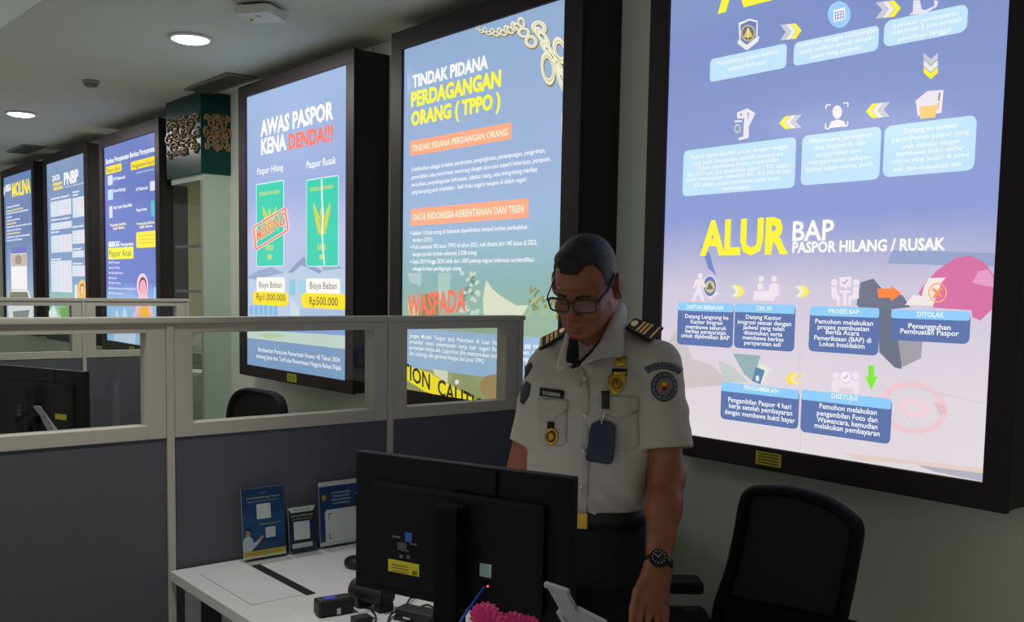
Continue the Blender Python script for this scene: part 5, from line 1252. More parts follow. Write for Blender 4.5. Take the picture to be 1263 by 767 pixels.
# arms
def arm(sh, el, wr, ru=.050, re=.040, rw=.027):
    S.cone(sh, el, ru, re, .02); S.cone(el, el+(wr-el)*.35, re*1.02, re*1.0, .02); S.cone(el+(wr-el)*.30, wr, re*1.0, rw, .02)
arm(SL, EL, WL); arm(SR, ER, WR)
def hand(wr, hd, side, out, curl):
    """wr wrist, hd knuckles; out: across the palm towards the little finger; curl: where the fingers go down"""
    f = hd-wr; f /= np.linalg.norm(f); out = np.asarray(out, float); out -= f*(out @ f); out /= np.linalg.norm(out); up = np.cross(f, out)
    for k, o_ in enumerate((-.027, -.010, .008, .025)): S.cone(wr+out*o_*.55, hd+out*o_, .017, .0130, .014)
    S.cone(wr, wr+f*.03, .027, .024, .015)
    tips = []
    for k, (o_, L) in enumerate(((-.030, .072), (-.010, .080), (.010, .075), (.029, .058))):
        b = hd+out*o_; d1 = f*.55+curl*.85+out*(o_*5.0); d1 /= np.linalg.norm(d1); j1 = b+d1*L*.48; d2 = f*.35+curl*1.0+out*(o_*4.0); d2 /= np.linalg.norm(d2); j2 = j1+d2*L*.32
        d3 = f*.8+curl*.35; d3 /= np.linalg.norm(d3); j3 = j2+d3*L*.26
        S.cone(b-f*.012, j1, .0098, .0086, .004); S.cone(j1, j2, .0088, .0078, .003); S.cone(j2, j3, .0078, .0068, .003); S.ell(b, (.0108,)*3, .005); tips.append(j3)
    t0 = wr+f*.022-out*.022; t1 = t0+f*.034-out*.022+curl*.012; t2 = t1+f*.026-out*.006+curl*.014; t3 = t2+f*.020+curl*.010
    S.cone(t0, t1, .0165, .0115, .010); S.cone(t1, t2, .0112, .0098, .004); S.cone(t2, t3, .0098, .0080, .003)
    return tips
hand(WL, HL, 1, (0.85, .5, .0), np.array([-.15, -.55, -.80])); hand(WR, HRt, -1, (-.6, .8, .0), np.array([.1, -.75, -.55]))
body = S.mesh('body', 2, .45)
print('HAND', min(v.co.z for v in body.vertices if v.co.x > .03), min(v.co.z for v in body.vertices if v.co.x < -.03), [tuple(round(float(q), 3) for q in MR.T @ np.array(p)+MO) for p in (HL, HRt)])
M_skin = bpy.data.materials.new('brown_skin'); M_skin.use_nodes = True
nt = M_skin.node_tree; b_ = nt.nodes['Principled BSDF']; b_.inputs['Roughness'].default_value = 0.5; b_.inputs['Specular IOR Level'].default_value = 0.35
b_.inputs['Subsurface Weight'].default_value = 0.08; b_.inputs['Subsurface Radius'].default_value = (0.01, 0.004, 0.002)
tc = nt.nodes.new('ShaderNodeTexCoord'); n1 = nt.nodes.new('ShaderNodeTexNoise'); n1.inputs['Scale'].default_value = 26; n1.inputs['Detail'].default_value = 6
cr_ = nt.nodes.new('ShaderNodeValToRGB'); cr_.color_ramp.elements[0].position = .3; cr_.color_ramp.elements[0].color = lin((130, 76, 56)); cr_.color_ramp.elements[1].position = .75; cr_.color_ramp.elements[1].color = lin((160, 96, 70))
n2 = nt.nodes.new('ShaderNodeTexNoise'); n2.inputs['Scale'].default_value = 420; bp_ = nt.nodes.new('ShaderNodeBump'); bp_.inputs['Strength'].default_value = .18; bp_.inputs['Distance'].default_value = .001
nt.links.new(tc.outputs['Object'], n1.inputs[0]); nt.links.new(n1.outputs['Fac'], cr_.inputs[0]); nt.links.new(cr_.outputs[0], b_.inputs['Base Color'])
nt.links.new(tc.outputs['Object'], n2.inputs[0]); nt.links.new(n2.outputs['Fac'], bp_.inputs['Height']); nt.links.new(bp_.outputs[0], b_.inputs['Normal'])
body_o = obj('body', body, M_skin, man, smooth=True)

# --- shirt: torso and short sleeves in one cloth
T = Sdf(axis((-.33, .30, .0045)), axis((-.24, .24, .0045)), axis((.90, 1.47, .0045)))
YB = math.radians(-13)
T.loft([(.945, -.020, .005, .142, .106), (.985, -.022, .003, .147, .112), (1.02, -.022, .000, .158, .120), (1.12, -.014, .004, .170, .126), (1.22, -.008, .008, .182, .128), (1.28, -.004, .012, .178, .118), (1.335, -.002, .016, .160, .098), (1.375, .0, .020, .128, .078), (1.405, .0, .022, .085, .064)], .02, n=2.5, yaw=YB)
T.cone(NB+[-.02, .0, -.015], SR+[.01, 0, .006], .046, .050, .02); T.cone(NB+[.02, .0, -.015], SL+[-.01, 0, .006], .046, .050, .02)
# creases pulled across the cloth
def folds(X, Y, Z_): return 0.0
sl, X, Y, Z_ = T.win((-.4, -.4, .8), (.4, .4, 1.5))
w = (np.sin(X*38+Z_*61+3*np.sin(Z_*19+X*9))*np.sin(Z_*23-X*31+1.3)*0.0028 + np.sin((X*.6+Z_)*95+2.2*np.sin(X*27))*0.0016*np.clip((1.16-Z_)*7, 0, 1) + np.sin((X*1.1-Z_)*70+1.5*np.sin(Z_*33))*0.0016*np.clip(np.abs(X)*9-1.0, 0, 1)).astype(np.float32)
w = w+(0.0042*np.sin(X*46+5*np.sin(Z_*7)+Z_*9)*np.clip((1.20-Z_)*4, 0, 1)*np.clip((Z_-.95)*9, 0, 1)+0.0030*np.sin(Z_*58-X*40+2*np.sin(X*21))*np.clip((Z_-1.13)*6, 0, 1)*np.clip((1.36-Z_)*9, 0, 1)).astype(np.float32)
T.D += w
# sleeves: made apart, cut square across the arm, hollowed, then sewn on
for sh, el, c, r0, r1 in ((SL, EL, mp(836, 553, 2.32), .057, .070), (SR, ER, mp(652, 548, 2.41), .052, .052)):
    U = Sdf(T.xs, T.ys, T.zs); ax_ = (el-sh)/np.linalg.norm(el-sh); L_ = (c-sh) @ ax_
    U.cone(sh, sh+ax_*(L_+.08), r0, r1+(r1-r0)*.3, .01); U.D[...] = np.minimum(U.D, .5)+w*.5
    U.cut(sh+ax_*L_, ax_, (-.4, -.4, .8), (.4, .4, 1.5), .002)
    U.cone(sh+ax_*(L_+.05), sh+ax_*(L_-.035), r1-.013, r1-.018, .003, 's')
    h = np.clip(.5+.5*(T.D-U.D)/.022, 0, 1); T.D = T.D*(1-h)+U.D*h-.022*h*(1-h)
T.ell((0.0, -.005, 1.432), (.064, .062, .05), .008, 's')
T.cone((-.035, -.105, 1.345), (-.012, -.08, 1.44), .016, .040, .012, 's')
shirt_me = T.mesh('shirt', 2, .5)
M_shirt = mat('pale_grey_cotton', (182, 174, 165), rough=0.9, spec=0.15, bump=0.25, bscale=220, var=0.03, vscale=12, sheen=0.1)
shirt_o = obj('uniform_shirt', shirt_me, M_shirt, man, smooth=True, label='pale grey short-sleeved uniform shirt')
def bvh_of(me): return BVHTree.FromPolygons([tuple(v.co) for v in me.vertices], [tuple(p.vertices) for p in me.polygons])
BV_S, BV_B = bvh_of(shirt_me), bvh_of(body)
def hit(bv, px, py):
    d = Vector(mray(px, py)).normalized(); h = bv.ray_cast(Vector(ME), d)
    return (np.array(h[0]), np.array(h[1])) if h[0] is not None else None
def patch(name, pts, m, bv=None, th=0.002, sub=3, parent=None, label=None, smooth=True):
    """a thin piece of cloth or metal laid on the surface, its outline given on the photograph"""
    bv = bv or BV_S; t = bmesh.new(); f = t.faces.new([t.verts.new((x, y, 0)) for x, y in pts]); bmesh.ops.triangulate(t, faces=[f])
    for _ in range(sub): bmesh.ops.subdivide_edges(t, edges=[e for e in t.edges if e.calc_length() > 5.0], cuts=1, use_grid_fill=False); bmesh.ops.triangulate(t, faces=list(t.faces))
    vs = list(t.verts); last = None; P, N = [], []
    for v in vs:
        h = hit(bv, v.co.x, v.co.y)
        if h is None or (last is not None and np.linalg.norm(h[0]-last) > .09): 
            P.append(None); N.append(None); continue
        P.append(h[0]); N.append(h[1]); last = h[0]
    good = [p for p in P if p is not None]
    if not good: t.free(); return None
    bm = nb(); A, B = [], []
    for v, p, n in zip(vs, P, N):
        if p is None:
            q = min(range(len(P)), key=lambda i: 1e9 if P[i] is None else (vs[i].co-v.co).length); depth = np.linalg.norm(P[q]-ME); d = mray(v.co.x, v.co.y); d /= np.linalg.norm(d); p = ME+d*depth; n = N[q]
        if n @ (ME-p) < 0: n = -n
        A.append(bm.verts.new(p+n*th)); B.append(bm.verts.new(p-n*0.002))
    t.verts.index_update()
    for f in t.faces:
        i = [v.index for v in f.verts]; bm.faces.new([A[k] for k in i]).smooth = smooth; bm.faces.new([B[k] for k in reversed(i)])
    for e in t.edges:
        if len(e.link_faces) == 1: a, b = [v.index for v in e.verts]; bm.faces.new((A[a], A[b], B[b], B[a]))
    t.free()
    return obj(name, bm, m, parent or shirt_o, label=label)
def circle(cx, cy, rx, ry, n=22, ang=0.0): return [(cx+rx*math.cos(a)*math.cos(ang)-ry*math.sin(a)*math.sin(ang), cy+rx*math.cos(a)*math.sin(ang)+ry*math.sin(a)*math.cos(ang)) for a in (2*math.pi*i/n for i in range(n))]
M_gold = mat('gilt_metal', (206, 160, 60), rough=0.35, metal=0.6); M_goldc = mat('gold_braid', (232, 174, 48), rough=0.6); M_nvy = mat('navy_cloth', (16, 18, 26), rough=0.85); M_blkc = mat('black_cloth', (14, 14, 16), rough=0.9)
M_shirt2 = mat('shirt_placket', (175, 167, 158), rough=0.9, spec=0.15, bump=0.2, bscale=220)
# --- shirt details
patch('placket', [(708, 446), (716, 444), (727, 480), (727, 560), (723, 632), (714, 632), (717, 560), (717, 482)], M_shirt2, th=0.0022)
for x, y in ((721.5, 467), (722, 512), (720, 556), (717, 600)): patch('button', circle(x, y, 2.6, 2.8, 12), mat('shirt_button', (205, 198, 188), rough=0.4), th=0.005, sub=0)
patch('pocket_flap', [(664, 492), (682, 493), (701, 495), (700, 505), (692, 511), (683, 517), (673, 513), (665, 507)], M_shirt2, th=0.005)
patch('pocket_flap', [(750, 488), (768, 489), (787, 490), (787, 506), (776, 511), (766, 516), (757, 514), (747, 511)], M_shirt2, th=0.005)
patch('pocket', [(666, 507), (700, 506), (699, 545), (692, 550), (672, 549), (665, 543)], M_shirt2, th=0.0018); patch('pocket', [(749, 511), (787, 507), (789, 548), (782, 555), (760, 557), (752, 551)], M_shirt2, th=0.0018)
tagp = patch('name_tag', [(666.7, 478), (696, 482), (695.4, 492), (666.2, 488.2)], mat('black_name_plate', (24, 24, 26), rough=0.35), th=0.005, sub=1, label='black name plate with pale letters')
h0, h1, h2 = hit(BV_S, 671, 487), hit(BV_S, 691.5, 489.6), hit(BV_S, 671, 480.5)
if h0 and h1 and h2:
    u = h1[0]-h0[0]; L = np.linalg.norm(u); u /= L; w_ = h2[0]-h0[0]; w_ -= u*(w_ @ u); w_ /= np.linalg.norm(w_); n = np.cross(u, w_); n = n if n @ (ME-h0[0]) > 0 else -n
    bm = nb(); text_on(bm, 'DORMAN', h0[0]+n*0.0068+w_*0.001, u, w_, L, 0.0085, 0.01); obj('lettering', bm, mat('pale_lettering', (190, 190, 190), rough=0.5), tagp)
# arm badges
M_grn = mat('badge_grey', (104, 106, 112), rough=0.8); M_bdk = mat('badge_dark', (44, 46, 54), rough=0.8)
bd = patch('sleeve_badge', circle(819, 477, 16.2, 18.3, 30), M_bdk, th=0.0022, label='round grey and dark sleeve badge'); 
if bd:
    patch('badge_ring', circle(819, 477, 14.6, 16.6, 28), M_grn, th=0.0032, parent=bd); patch('badge_field', circle(819, 477, 11.0, 12.6, 24), M_bdk, th=0.0040, parent=bd); patch('badge_disc', circle(819, 477, 9.6, 11, 22), M_grn, th=0.0047, parent=bd)
    patch('badge_emblem', [(812, 476), (815, 472), (823, 472), (826, 476), (824, 482), (819, 484), (814, 482)], mat('emblem_orange', (170, 96, 50), rough=0.6), th=0.0056, sub=1, parent=bd); patch('badge_emblem', circle(819, 474, 3.0, 2.4, 12), M_goldc, th=0.0064, sub=0, parent=bd); patch('badge_emblem', [(816, 478), (822, 478), (820, 482), (818, 482)], M_nvy, th=0.0064, sub=0, parent=bd)
    for k in range(14):
        a = 2*math.pi*k/14; patch('badge_mark', circle(819+12.8*math.cos(a), 477+14.6*math.sin(a), 1.1, 1.2, 8), M_bdk, th=0.0040, sub=0, parent=bd)
def arc(cx, cy, r0, r1, a0, a1, n=12):
    A = [math.radians(a0+(a1-a0)*i/n) for i in range(n+1)]
    return [(cx+r0*math.cos(a), cy+r0*math.sin(a)*1.0) for a in A]+[(cx+r1*math.cos(a), cy+r1*math.sin(a)) for a in reversed(A)]
ab = patch('arc_badge', arc(818, 488, 41, 33, 236, 306), M_bdk, th=0.0022, label='curved dark sleeve title')
if ab:
    patch('arc_field', arc(818, 488, 40, 34.2, 238, 304), M_grn, th=0.0030, parent=ab)
    for k in range(11):
        a = math.radians(242+k*5.9); patch('arc_mark', circle(818+37*math.cos(a), 488+37*math.sin(a), 1.2, 1.6, 8), M_bdk, th=0.0038, sub=0, parent=ab)
patch('sleeve_badge', [(643, 478), (650, 470), (655, 474), (653, 488), (646, 499), (642, 496)], M_bdk, th=0.0022, label='dark sleeve badge seen edge on')
patch('arc_badge', [(648, 452), (655, 447), (657, 452), (651, 462), (648, 466)], M_bdk, th=0.0022)
# service medal and lower badge
md = patch('medal', [(750, 466), (755, 462), (771, 462), (772, 470), (768, 480), (760, 488), (753, 482), (750, 474)], M_gold, th=0.006, label='gilt shield badge')
patch('medal_ribbon', [(755, 455), (773, 456), (773, 464), (755, 464)], M_blkc, th=0.0045); patch('medal_bar', [(757, 459), (772, 460), (771, 463), (757, 462.5)], M_goldc, th=0.006, sub=1)
patch('collar_medal', [(760.5, 440), (773, 440), (772.5, 452), (760, 452)], M_gold, th=0.005, sub=1, label='small gilt tab')
if md: 
    patch('medal_disc', circle(761, 474, 6.2, 7.0, 18), mat('gilt_dark', (150, 110, 40), rough=0.4, metal=0.6), th=0.0072, sub=1, parent=md); patch('medal_disc', circle(761, 474, 4.6, 5.3, 16), M_gold, th=0.0085, sub=1, parent=md); patch('medal_disc', [(758, 477), (761, 469), (764, 477)], MATS['gilt_dark'], th=0.0094, sub=0, parent=md)
patch('badge_tab', [(676, 520), (684, 520), (684, 529), (676, 529)], M_blkc, th=0.005, sub=1)
lb_ = patch('pocket_badge', circle(681, 538, 8.2, 10.8, 20, 0.1), M_gold, th=0.005, label='round gilt pocket badge')
if lb_: patch('badge_core', circle(681, 538, 5.6, 7.6, 16), mat('dark_enamel', (40, 36, 40), rough=0.35), th=0.0065, sub=1, parent=lb_); patch('badge_star', [(677, 536), (680, 533), (684, 534), (685, 540), (681, 544), (677.5, 541)], M_gold, th=0.0075, sub=0, parent=lb_)
# lanyard clip, chain and card holder hanging from the chest
clip = patch('badge_clip', [(742.5, 482), (752, 482.5), (751.5, 505), (742, 504)], M_blk, th=0.010, sub=2, label='black clip')
pA, pB = hit(BV_S, 746, 503), hit(BV_S, 743.5, 520)
hold = hit(BV_S, 741, 545)
if hold:
    n = ME-hold[0]; n /= np.linalg.norm(n); dd = np.linalg.norm(hold[0]-ME)-0.016
    def hq(px, py): d = mray(px, py); d /= np.linalg.norm(d); return ME+d*dd
    bm = nb(); prism(bm, [hq(*p) for p in ((729, 523), (736, 519.5), (741, 518), (747, 518.5), (753, 520), (760, 526.5), (758.5, 550), (756, 570), (752, 573), (738, 571), (724, 569), (722, 565), (725.5, 545))], Vector(-n*0.007), bev=0.0015)
    ch = obj('card_holder', bm, mat('navy_leather', (30, 42, 62), rough=0.5, bump=0.15, bscale=500), man, label='dark blue hanging card holder')
    bm = nb(); q = [hq(*p)+n*0.0006 for p in ((730.5, 528), (756.5, 530), (752.5, 566), (727, 563))]
    for a, b in zip(q, q[1:]+q[:1]): tube(bm, [a, b], 0.0007, 6, smoothed=False)
    obj('stitching', bm, mat('holder_stitch', (60, 74, 96), rough=0.6), ch)
    if clip:
        bm = nb(); tube(bm, [hq(746.5, 504), hq(745.5, 510), hq(743.5, 516), hq(741.5, 523)], 0.0014, 8); ball(bm, hq(742.5, 518), 0.0035, n=10); obj('chain', bm, mat('steel_chain', (190, 190, 190), rough=0.25, metal=1), ch)
# collar leaves
def solid(name, pts, m, th, parent=None, bev=0.0015, label=None):
    P = [mp(*p) for p in pts]; c = sum(P)/len(P); n = np.cross(P[1]-P[0], P[-1]-P[0]); n /= np.linalg.norm(n)
    if n @ (ME-c) < 0: n = -n
    bm = nb(); t = bmesh.new(); a = [t.verts.new(p) for p in P]; b = [t.verts.new(p-n*th) for p in P]
    t.faces.new(a); t.faces.new(list(reversed(b)))
    for i in range(len(P)): j = (i+1) % len(P); t.faces.new((a[j], a[i], b[i], b[j]))
    bmesh.ops.recalc_face_normals(t, faces=t.faces)
    if bev: bmesh.ops.bevel(t, geom=list(t.edges), offset=bev, segments=2, affect='EDGES')
    merge(bm, t); return obj(name, bm, m, parent or shirt_o, label=label)
def collar(name, pts, m, th=0.003, lab=None):
    """a collar leaf: subdivided quad strip bent between an inner (neck) edge and an outer edge"""
    A = catmull([mp(*p) for p in pts[0]], 5); B = catmull([mp(*p) for p in pts[1]], 5)
    bm = nb(); K = 5; rows = []
    for k in range(K+1):
        f = k/K; r = []
        for a, b in zip(A, B):
            p = a+(b-a)*f; n = p-(NB+[0, 0, .0]); n[2] = 0; n /= np.linalg.norm(n); r.append(bm.verts.new(p+n*0.007*math.sin(f*math.pi)))
        rows.append(r)
    for r0, r1 in zip(rows[:-1], rows[1:]):
        for i in range(len(r0)-1): bm.faces.new((r0[i], r0[i+1], r1[i+1], r1[i])).smooth = True
    bmesh.ops.recalc_face_normals(bm, faces=bm.faces)
    bmesh.ops.solidify(bm, geom=list(bm.faces), thickness=th)
    return obj(name, bm, m, shirt_o, label=lab)
collar('collar_leaf', [[(716, 449, 2.275), (738, 424, 2.30), (752, 396, 2.335), (763, 378, 2.385), (768, 372, 2.43)], [(744, 438.5, 2.262), (757, 439.5, 2.275), (769, 438, 2.295), (771, 414, 2.355), (772, 394, 2.43)]], M_shirt)
collar('collar_leaf', [[(708, 449, 2.278), (704, 432, 2.295), (702, 419, 2.32), (704, 408, 2.36)], [(697, 455, 2.268), (686, 455, 2.285), (692, 430, 2.33), (699, 408, 2.385)]], M_shirt)
collar('collar_lining', [[(714, 449, 2.285), (714, 434, 2.292), (713, 420, 2.300)], [(697, 455, 2.274), (699, 434, 2.285), (702, 416, 2.305)]], M_blkc)
bm = nb(); tube(bm, [mp(706, 452, 2.30), mp(716, 447, 2.285), mp(730, 434, 2.295), mp(742, 420, 2.315)], 0.006, 8); obj('undershirt', bm, M_blkc, man)
# shoulder boards
def board(name, q, bars, flip=False):
    P = [mp(*p) for p in q]; n = np.cross(P[1]-P[0], P[3]-P[0]); n /= np.linalg.norm(n); n = n if n[2] > 0 else -n
    bm = nb(); prism(bm, P, Vector(n*0.007), bev=0.002); o = obj(name, bm, M_nvy, shirt_o, label='dark shoulder board with gold bars')
    def at_(u, v): return (P[0]*(1-u)+P[3]*u)*(1-v)+(P[1]*(1-u)+P[2]*u)*v+n*0.0068
    for u0, u1 in bars:
        b = nb(); prism(b, [at_(u0, .10), at_(u1, .10), at_(u1, .90), at_(u0, .90)], Vector(n*0.0015)); obj('gold_bar', b, M_goldc, o)
    b = nb(); prism(b, [at_(.15+.10*math.cos(a), .5+.26*math.sin(a)) for a in (2*math.pi*i/16 for i in range(16))], Vector(n*0.002)); obj('gold_button', b, M_gold, o)
    return o
board('shoulder_board', ((770, 406, 2.345), (781, 394.5, 2.42), (818, 406.5, 2.41), (801.5, 423.5, 2.325)), ((.34, .42), (.47, .55), (.60, .68), (.86, .93)))
board('shoulder_board', ((701, 412.5, 2.37), (700, 403.5, 2.44), (667.5, 419.5, 2.47), (666.5, 433.5, 2.40)), ((.32, .42), (.48, .58), (.64, .73), (.88, .95)))
# --- trousers and belt
G = Sdf(axis((-.22, .22, .006)), axis((-.2, .2, .006)), axis((.03, 1.0, .007)))
G.loft([(.80, -.020, .010, .160, .118), (.86, -.020, .008, .158, .120), (.94, -.020, .006, .147, .111), (.982, -.021, .004, .145, .110)], .03, n=2.5, yaw=YB)
for s_, fx in ((-1, -.03), (1, .02)):
    k_ = np.array([s_*.088-.018, .0, .48]); h_ = np.array([s_*.080-.02, .01, .82]); a_ = np.array([s_*.092-.018, .03, .08])
    G.cone(h_, k_, .086, .066, .03); G.cone(k_, a_, .066, .056, .02)
G.cut((0, 0, .075), (0, 0, -1), (-.3, -.3, .0), (.3, .3, .15))
tr_me = G.mesh('trousers', 2, .5); tr_o = obj('trousers', tr_me, mat('black_trousers', (10, 10, 14), rough=0.9, bump=0.15, bscale=120), man, smooth=True)
bm = nb(); n = 48
def belt_pt(a, r, z):
    c, s_ = math.cos(a), math.sin(a); u = .147*r*abs(c)**(2/2.5)*math.copysign(1, c); v = .111*r*abs(s_)**(2/2.5)*math.copysign(1, s_)
    return (-.021+u*math.cos(YB)-v*math.sin(YB), .004+u*math.sin(YB)+v*math.cos(YB), z)
R4 = [[bm.verts.new(belt_pt(2*math.pi*i/n, r, z)) for i in range(n)] for r, z in ((1.03, .950), (1.05, .950), (1.05, .987), (1.03, .987))]
for q in range(4):
    A, B = R4[q], R4[(q+1) % 4]
    for i in range(n): bm.faces.new((A[i], A[(i+1) % n], B[(i+1) % n], B[i])).smooth = True
belt = obj('belt', bm, mat('black_leather', (11, 11, 12), rough=0.6), man)
bb = np.array(belt_pt(-math.pi/2+.0, 1.06, .968)); bn = np.array([math.sin(YB), -math.cos(YB), 0]); bt = np.array([math.cos(YB), math.sin(YB), 0])
bm = nb(); prism(bm, [bb-bt*.022+[0, 0, -.019], bb+bt*.022+[0, 0, -.019], bb+bt*.022+[0, 0, .019], bb-bt*.022+[0, 0, .019]], Vector(bn*.006), bev=0.002); obj('buckle', bm, M_gold, belt, label='gilt belt buckle')
for s_ in (-1, 1):
    bm = nb(); c = np.array([s_*.092-.020, -.035, 0]); t = bmesh.new(); bmesh.ops.create_uvsphere(t, u_segments=24, v_segments=14, radius=1)
    for v in t.verts: v.co = Vector((c[0]+v.co.x*.046*(1-.12*max(0, v.co.y)), c[1]+v.co.y*.14, max(0.0, .045+v.co.z*.05*(1-.35*max(0, -v.co.y)))))
    merge(bm, t); obj('shoe', bm, mat('black_shoe', (14, 14, 15), rough=0.3), man, smooth=True)
# --- watch
ad = (EL-WL)/np.linalg.norm(EL-WL); wc = WL+ad*0.012; vv = ME-wc; vv -= ad*(vv @ ad); vv /= np.linalg.norm(vv); ww = np.cross(ad, vv)
bm = nb(); n = 36; R4 = []
for r, z in ((.0285, -.011), (.0325, -.010), (.0325, .010), (.0285, .011)): R4.append([bm.verts.new(wc+vv*r*math.cos(2*math.pi*i/n)+ww*r*1.03*math.sin(2*math.pi*i/n)+ad*z) for i in range(n)])
for q in range(4):
    A, B = R4[q], R4[(q+1) % 4]
    for i in range(n): bm.faces.new((A[i], A[(i+1) % n], B[(i+1) % n], B[i])).smooth = True
wt = obj('wristwatch', bm, M_blk, man, label='black wristwatch')
fc = wc+vv*.031; bm = nb(); cyl(bm, fc, fc+vv*.009, .0215, .020, 32, bev=.0015); obj('watch_case', bm, mat('dark_steel', (60, 60, 62), rough=0.3, metal=.8), wt)
bm = nb(); cyl(bm, fc+vv*.0088, fc+vv*.0098, .0165, n=28); obj('watch_dial', bm, mat('watch_glass', (30, 30, 32), rough=0.08), wt)
bm = nb(); M9 = fc+vv*.0101
for k in range(12):
    a = 2*math.pi*k/12; d = ww*math.cos(a)+ad*math.sin(a); e = np.cross(vv, d); prism(bm, [M9+d*.0125-e*.0007, M9+d*.0125+e*.0007, M9+d*.0155+e*.0007, M9+d*.0155-e*.0007], Vector(vv*.0005))
for a, L in ((1.0, .010), (2.6, .013)): d = ww*math.cos(a)+ad*math.sin(a); e = np.cross(vv, d); prism(bm, [M9-e*.0007, M9+e*.0007, M9+d*L+e*.0004, M9+d*L-e*.0004], Vector(vv*.0006))
obj('watch_hands', bm, mat('watch_ink', (190, 186, 170), rough=0.4), wt)
# --- hair, brows, lips
Hh = Sdf(axis((-.15, .08, .0026)), axis((-.22, .07, .0026)), axis((1.40, 1.66, .0026)))
Hh.ell(hp(0, .014, .035), np.array((.0780, .1010, .0868))*HS, .01, 'u', HRm)
Hh.ell(hp(-.012, -.052, .092), np.array((.040, .034, .020))*HS, .02, 'u', HRm)
def hairline(X, Y, Z_):
    p = (X-HC[0], Y-HC[1], Z_-HC[2]); q = [(HRm[0, i]*p[0]+HRm[1, i]*p[1]+HRm[2, i]*p[2])/HS for i in range(3)]
    x, y, z = q
    front = 0.070-0.30*np.abs(x+.012)*0.0+0.9*np.clip(np.abs(x+.008)-.030, 0, 1)*np.clip((.045-np.abs(x))*40, 0, 1)
    line_ = np.interp(np.asarray(y), [-.12, -.075, -.055, -.046, -.037, -.028, -.016, .0, .012, .024, .05, .12], [.062, .060, .068, .070, .050, .004, -.026, -.034, -.012, -.036, -.062, -.075])
    line_ = line_+0.016*np.clip((np.abs(x+.010)-.024)/.02, 0, 1)*np.clip((-.035-y)*30, 0, 1)*np.clip((.075-np.abs(x))*60, 0, 1)
    return (z-line_)*HS*.8
lo, hi = (-.2, -.3, 1.35), (.12, .12, 1.7)
Hh.add(lambda X, Y, Z_: hairline(X, Y, Z_), lo, hi, .006, 's0') if False else None
sl, X, Y, Z_ = Hh.win(lo, hi)
Hh.D[sl] = np.maximum(Hh.D[sl], -hairline(X, Y, Z_).astype(np.float32)+0.0012*np.sin(X*900+Y*400)*np.sin(Z_*700-Y*600))
Hh.D[sl] += (0.0011*np.sin(X*420+Y*90)*np.sin(Z_*310+Y*260)).astype(np.float32)
hair_me = Hh.mesh('hair', 2, .5)
M_hair = bpy.data.materials.new('greying_hair'); M_hair.use_nodes = True; nt = M_hair.node_tree; b_ = nt.nodes['Principled BSDF']; b_.inputs['Roughness'].default_value = .55; b_.inputs['Specular IOR Level'].default_value = .4
tc = nt.nodes.new('ShaderNodeTexCoord'); mpn = nt.nodes.new('ShaderNodeMapping'); mpn.inputs['Scale'].default_value = (1.0, 1.0, .35); n1 = nt.nodes.new('ShaderNodeTexNoise'); n1.inputs['Scale'].default_value = 380; n1.inputs['Detail'].default_value = 3
sx = nt.nodes.new('ShaderNodeSeparateXYZ'); mr = nt.nodes.new('ShaderNodeMapRange'); mr.inputs['From Min'].default_value = -.035; mr.inputs['From Max'].default_value = .03; mu = nt.nodes.new('ShaderNodeMath'); mu.operation = 'MULTIPLY'
cr_ = nt.nodes.new('ShaderNodeValToRGB'); cr_.color_ramp.elements[0].color = lin((24, 22, 24)); cr_.color_ramp.elements[1].color = lin((120, 118, 122)); cr_.color_ramp.elements[0].position = .12; cr_.color_ramp.elements[1].position = .75
bp_ = nt.nodes.new('ShaderNodeBump'); bp_.inputs['Strength'].default_value = .8; bp_.inputs['Distance'].default_value = .003
L_ = nt.links.new; L_(tc.outputs['Object'], mpn.inputs[0]); L_(mpn.outputs[0], n1.inputs[0]); L_(tc.outputs['Object'], sx.inputs[0]); L_(sx.outputs['X'], mr.inputs['Value']); L_(mr.outputs[0], mu.inputs[0]); L_(n1.outputs['Fac'], mu.inputs[1]); L_(mu.outputs[0], cr_.inputs[0]); L_(cr_.outputs[0], b_.inputs['Base Color']); L_(n1.outputs['Fac'], bp_.inputs['Height']); L_(bp_.outputs[0], b_.inputs['Normal'])
hair_o = obj('hair', hair_me, M_hair, man, smooth=True, label='short black hair greying at the side')
M_brow = mat('brow_hair', (34, 28, 27), rough=0.8)
def on_face(x, z, off=0.0):
    """the face's surface straight ahead of a head-frame position"""
    o_ = hp(x, -.30, z); d = HRm @ np.array([0, 1., 0]); h = BV_B.ray_cast(Vector(o_), Vector(d))
    return np.array(h[0])-d*off if h[0] is not None else hp(x, -.09, z)
for s_ in (-1, 1):
    bm = nb(); tube(bm, [on_face(s_*x, z, .0002) for x, z in ((.014, .0080), (.024, .0105), (.036, .0105), (.047, .0055))], lambda t: .0036*(1-.5*t), 8, flat=(.8, 1)); obj('eyebrow', bm, M_brow, man)
    bm = nb(); tube(bm, [on_face(s_*x, z, -.0004) for x, z in ((.018, -.0150), (.026, -.0172), (.036, -.0168), (.045, -.0135))], .0013, 6); obj('eyelashes', bm, M_brow, man)
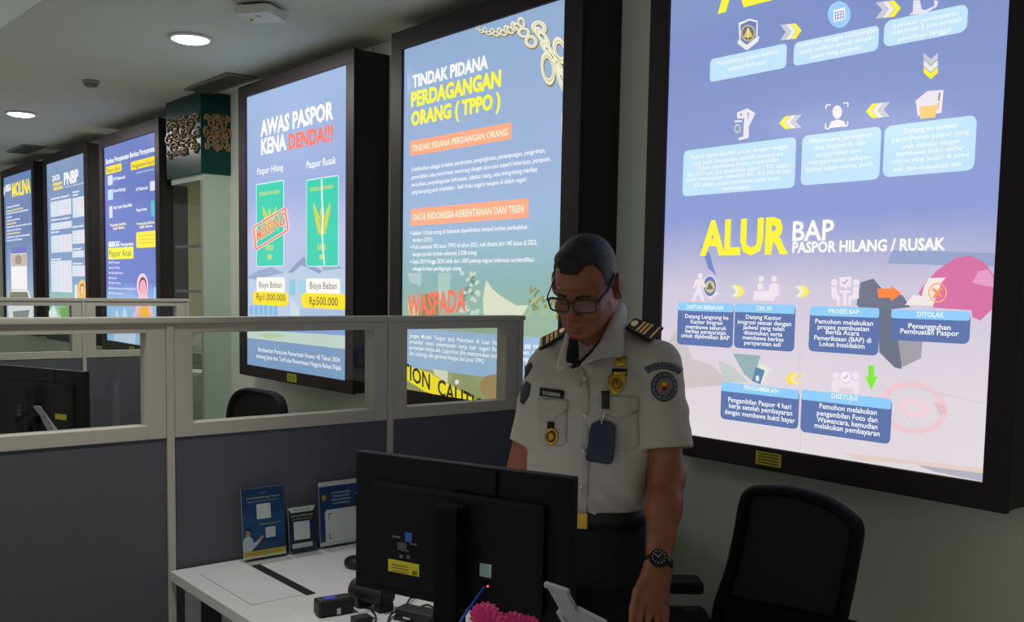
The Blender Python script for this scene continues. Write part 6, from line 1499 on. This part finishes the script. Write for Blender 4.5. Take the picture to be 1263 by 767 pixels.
bm = nb(); tube(bm, [on_face(x, z, -.0016) for x, z in ((-.022, -.0772), (-.012, -.0735), (0, -.0745), (.012, -.0735), (.022, -.0772))], lambda t: .0012+.0030*math.sin(math.pi*t), 8, flat=(1, 1)); tube(bm, [on_face(x, z, -.0022) for x, z in ((-.020, -.0785), (-.010, -.0822), (0, -.0835), (.010, -.0822), (.020, -.0785))], lambda t: .0012+.0040*math.sin(math.pi*t), 8)
obj('lips', bm, mat('lip_skin', (128, 74, 62), rough=0.5), man, smooth=True)
# --- glasses
M_gl = mat('spectacle_frame', (20, 18, 20), rough=0.25, spec=0.6)
gy, gz = -.112, -.012
def rim(cx): return [hp(cx+x, gy+0.10*x*x*20*0.0+abs(cx+x)*.16, gz+z) for x, z in ((-.0275, .009), (-.021, .0165), (0, .0175), (.021, .0170), (.0290, .010), (.0280, -.008), (.021, -.0165), (0, -.0185), (-.020, -.0165), (-.0265, -.008))]
bm = nb()
for cx in (-.0345, .0345):
    tube(bm, rim(cx), .0022, 8, closed=True, sub=4)
    tube(bm, rim(cx)[0:5], .0030, 8, sub=4)
tube(bm, [hp(-.0085, gy+.001, gz+.006), hp(0, gy-.003, gz+.009), hp(.0085, gy+.001, gz+.006)], .0016, 8)
gl = obj('glasses', bm, M_gl, man, label='black rectangular spectacles')
for s_ in (-1, 1):
    bm = nb(); tube(bm, [hp(s_*.0610, gy+.0100, gz+.010), hp(s_*.070, gy+.020, gz+.012), hp(s_*.0775, -.045, .004), hp(s_*.0815, .004, .018), hp(s_*.0800, .020, .012), hp(s_*.0800, .030, -.010)], .0024, 8, flat=(.7, 1.7)); obj('temple', bm, M_gl, gl)
    cx = s_*.0345; C_ = catmull(rim(cx), 3, True); c = sum(C_)/len(C_); fn_ = HRm @ np.array([0, -1., 0]); bm = nb(); t = bmesh.new(); a = [t.verts.new(p+fn_*.0005) for p in C_]; b = [t.verts.new(p-fn_*.0005) for p in C_]; t.faces.new(a); t.faces.new(list(reversed(b)))
    for i in range(len(a)): j = (i+1) % len(a); t.faces.new((a[j], a[i], b[i], b[j]))
    merge(bm, t); obj('lens', bm, glass_mat('spectacle_lens', tint=(250, 250, 250), keep=1.0), gl)
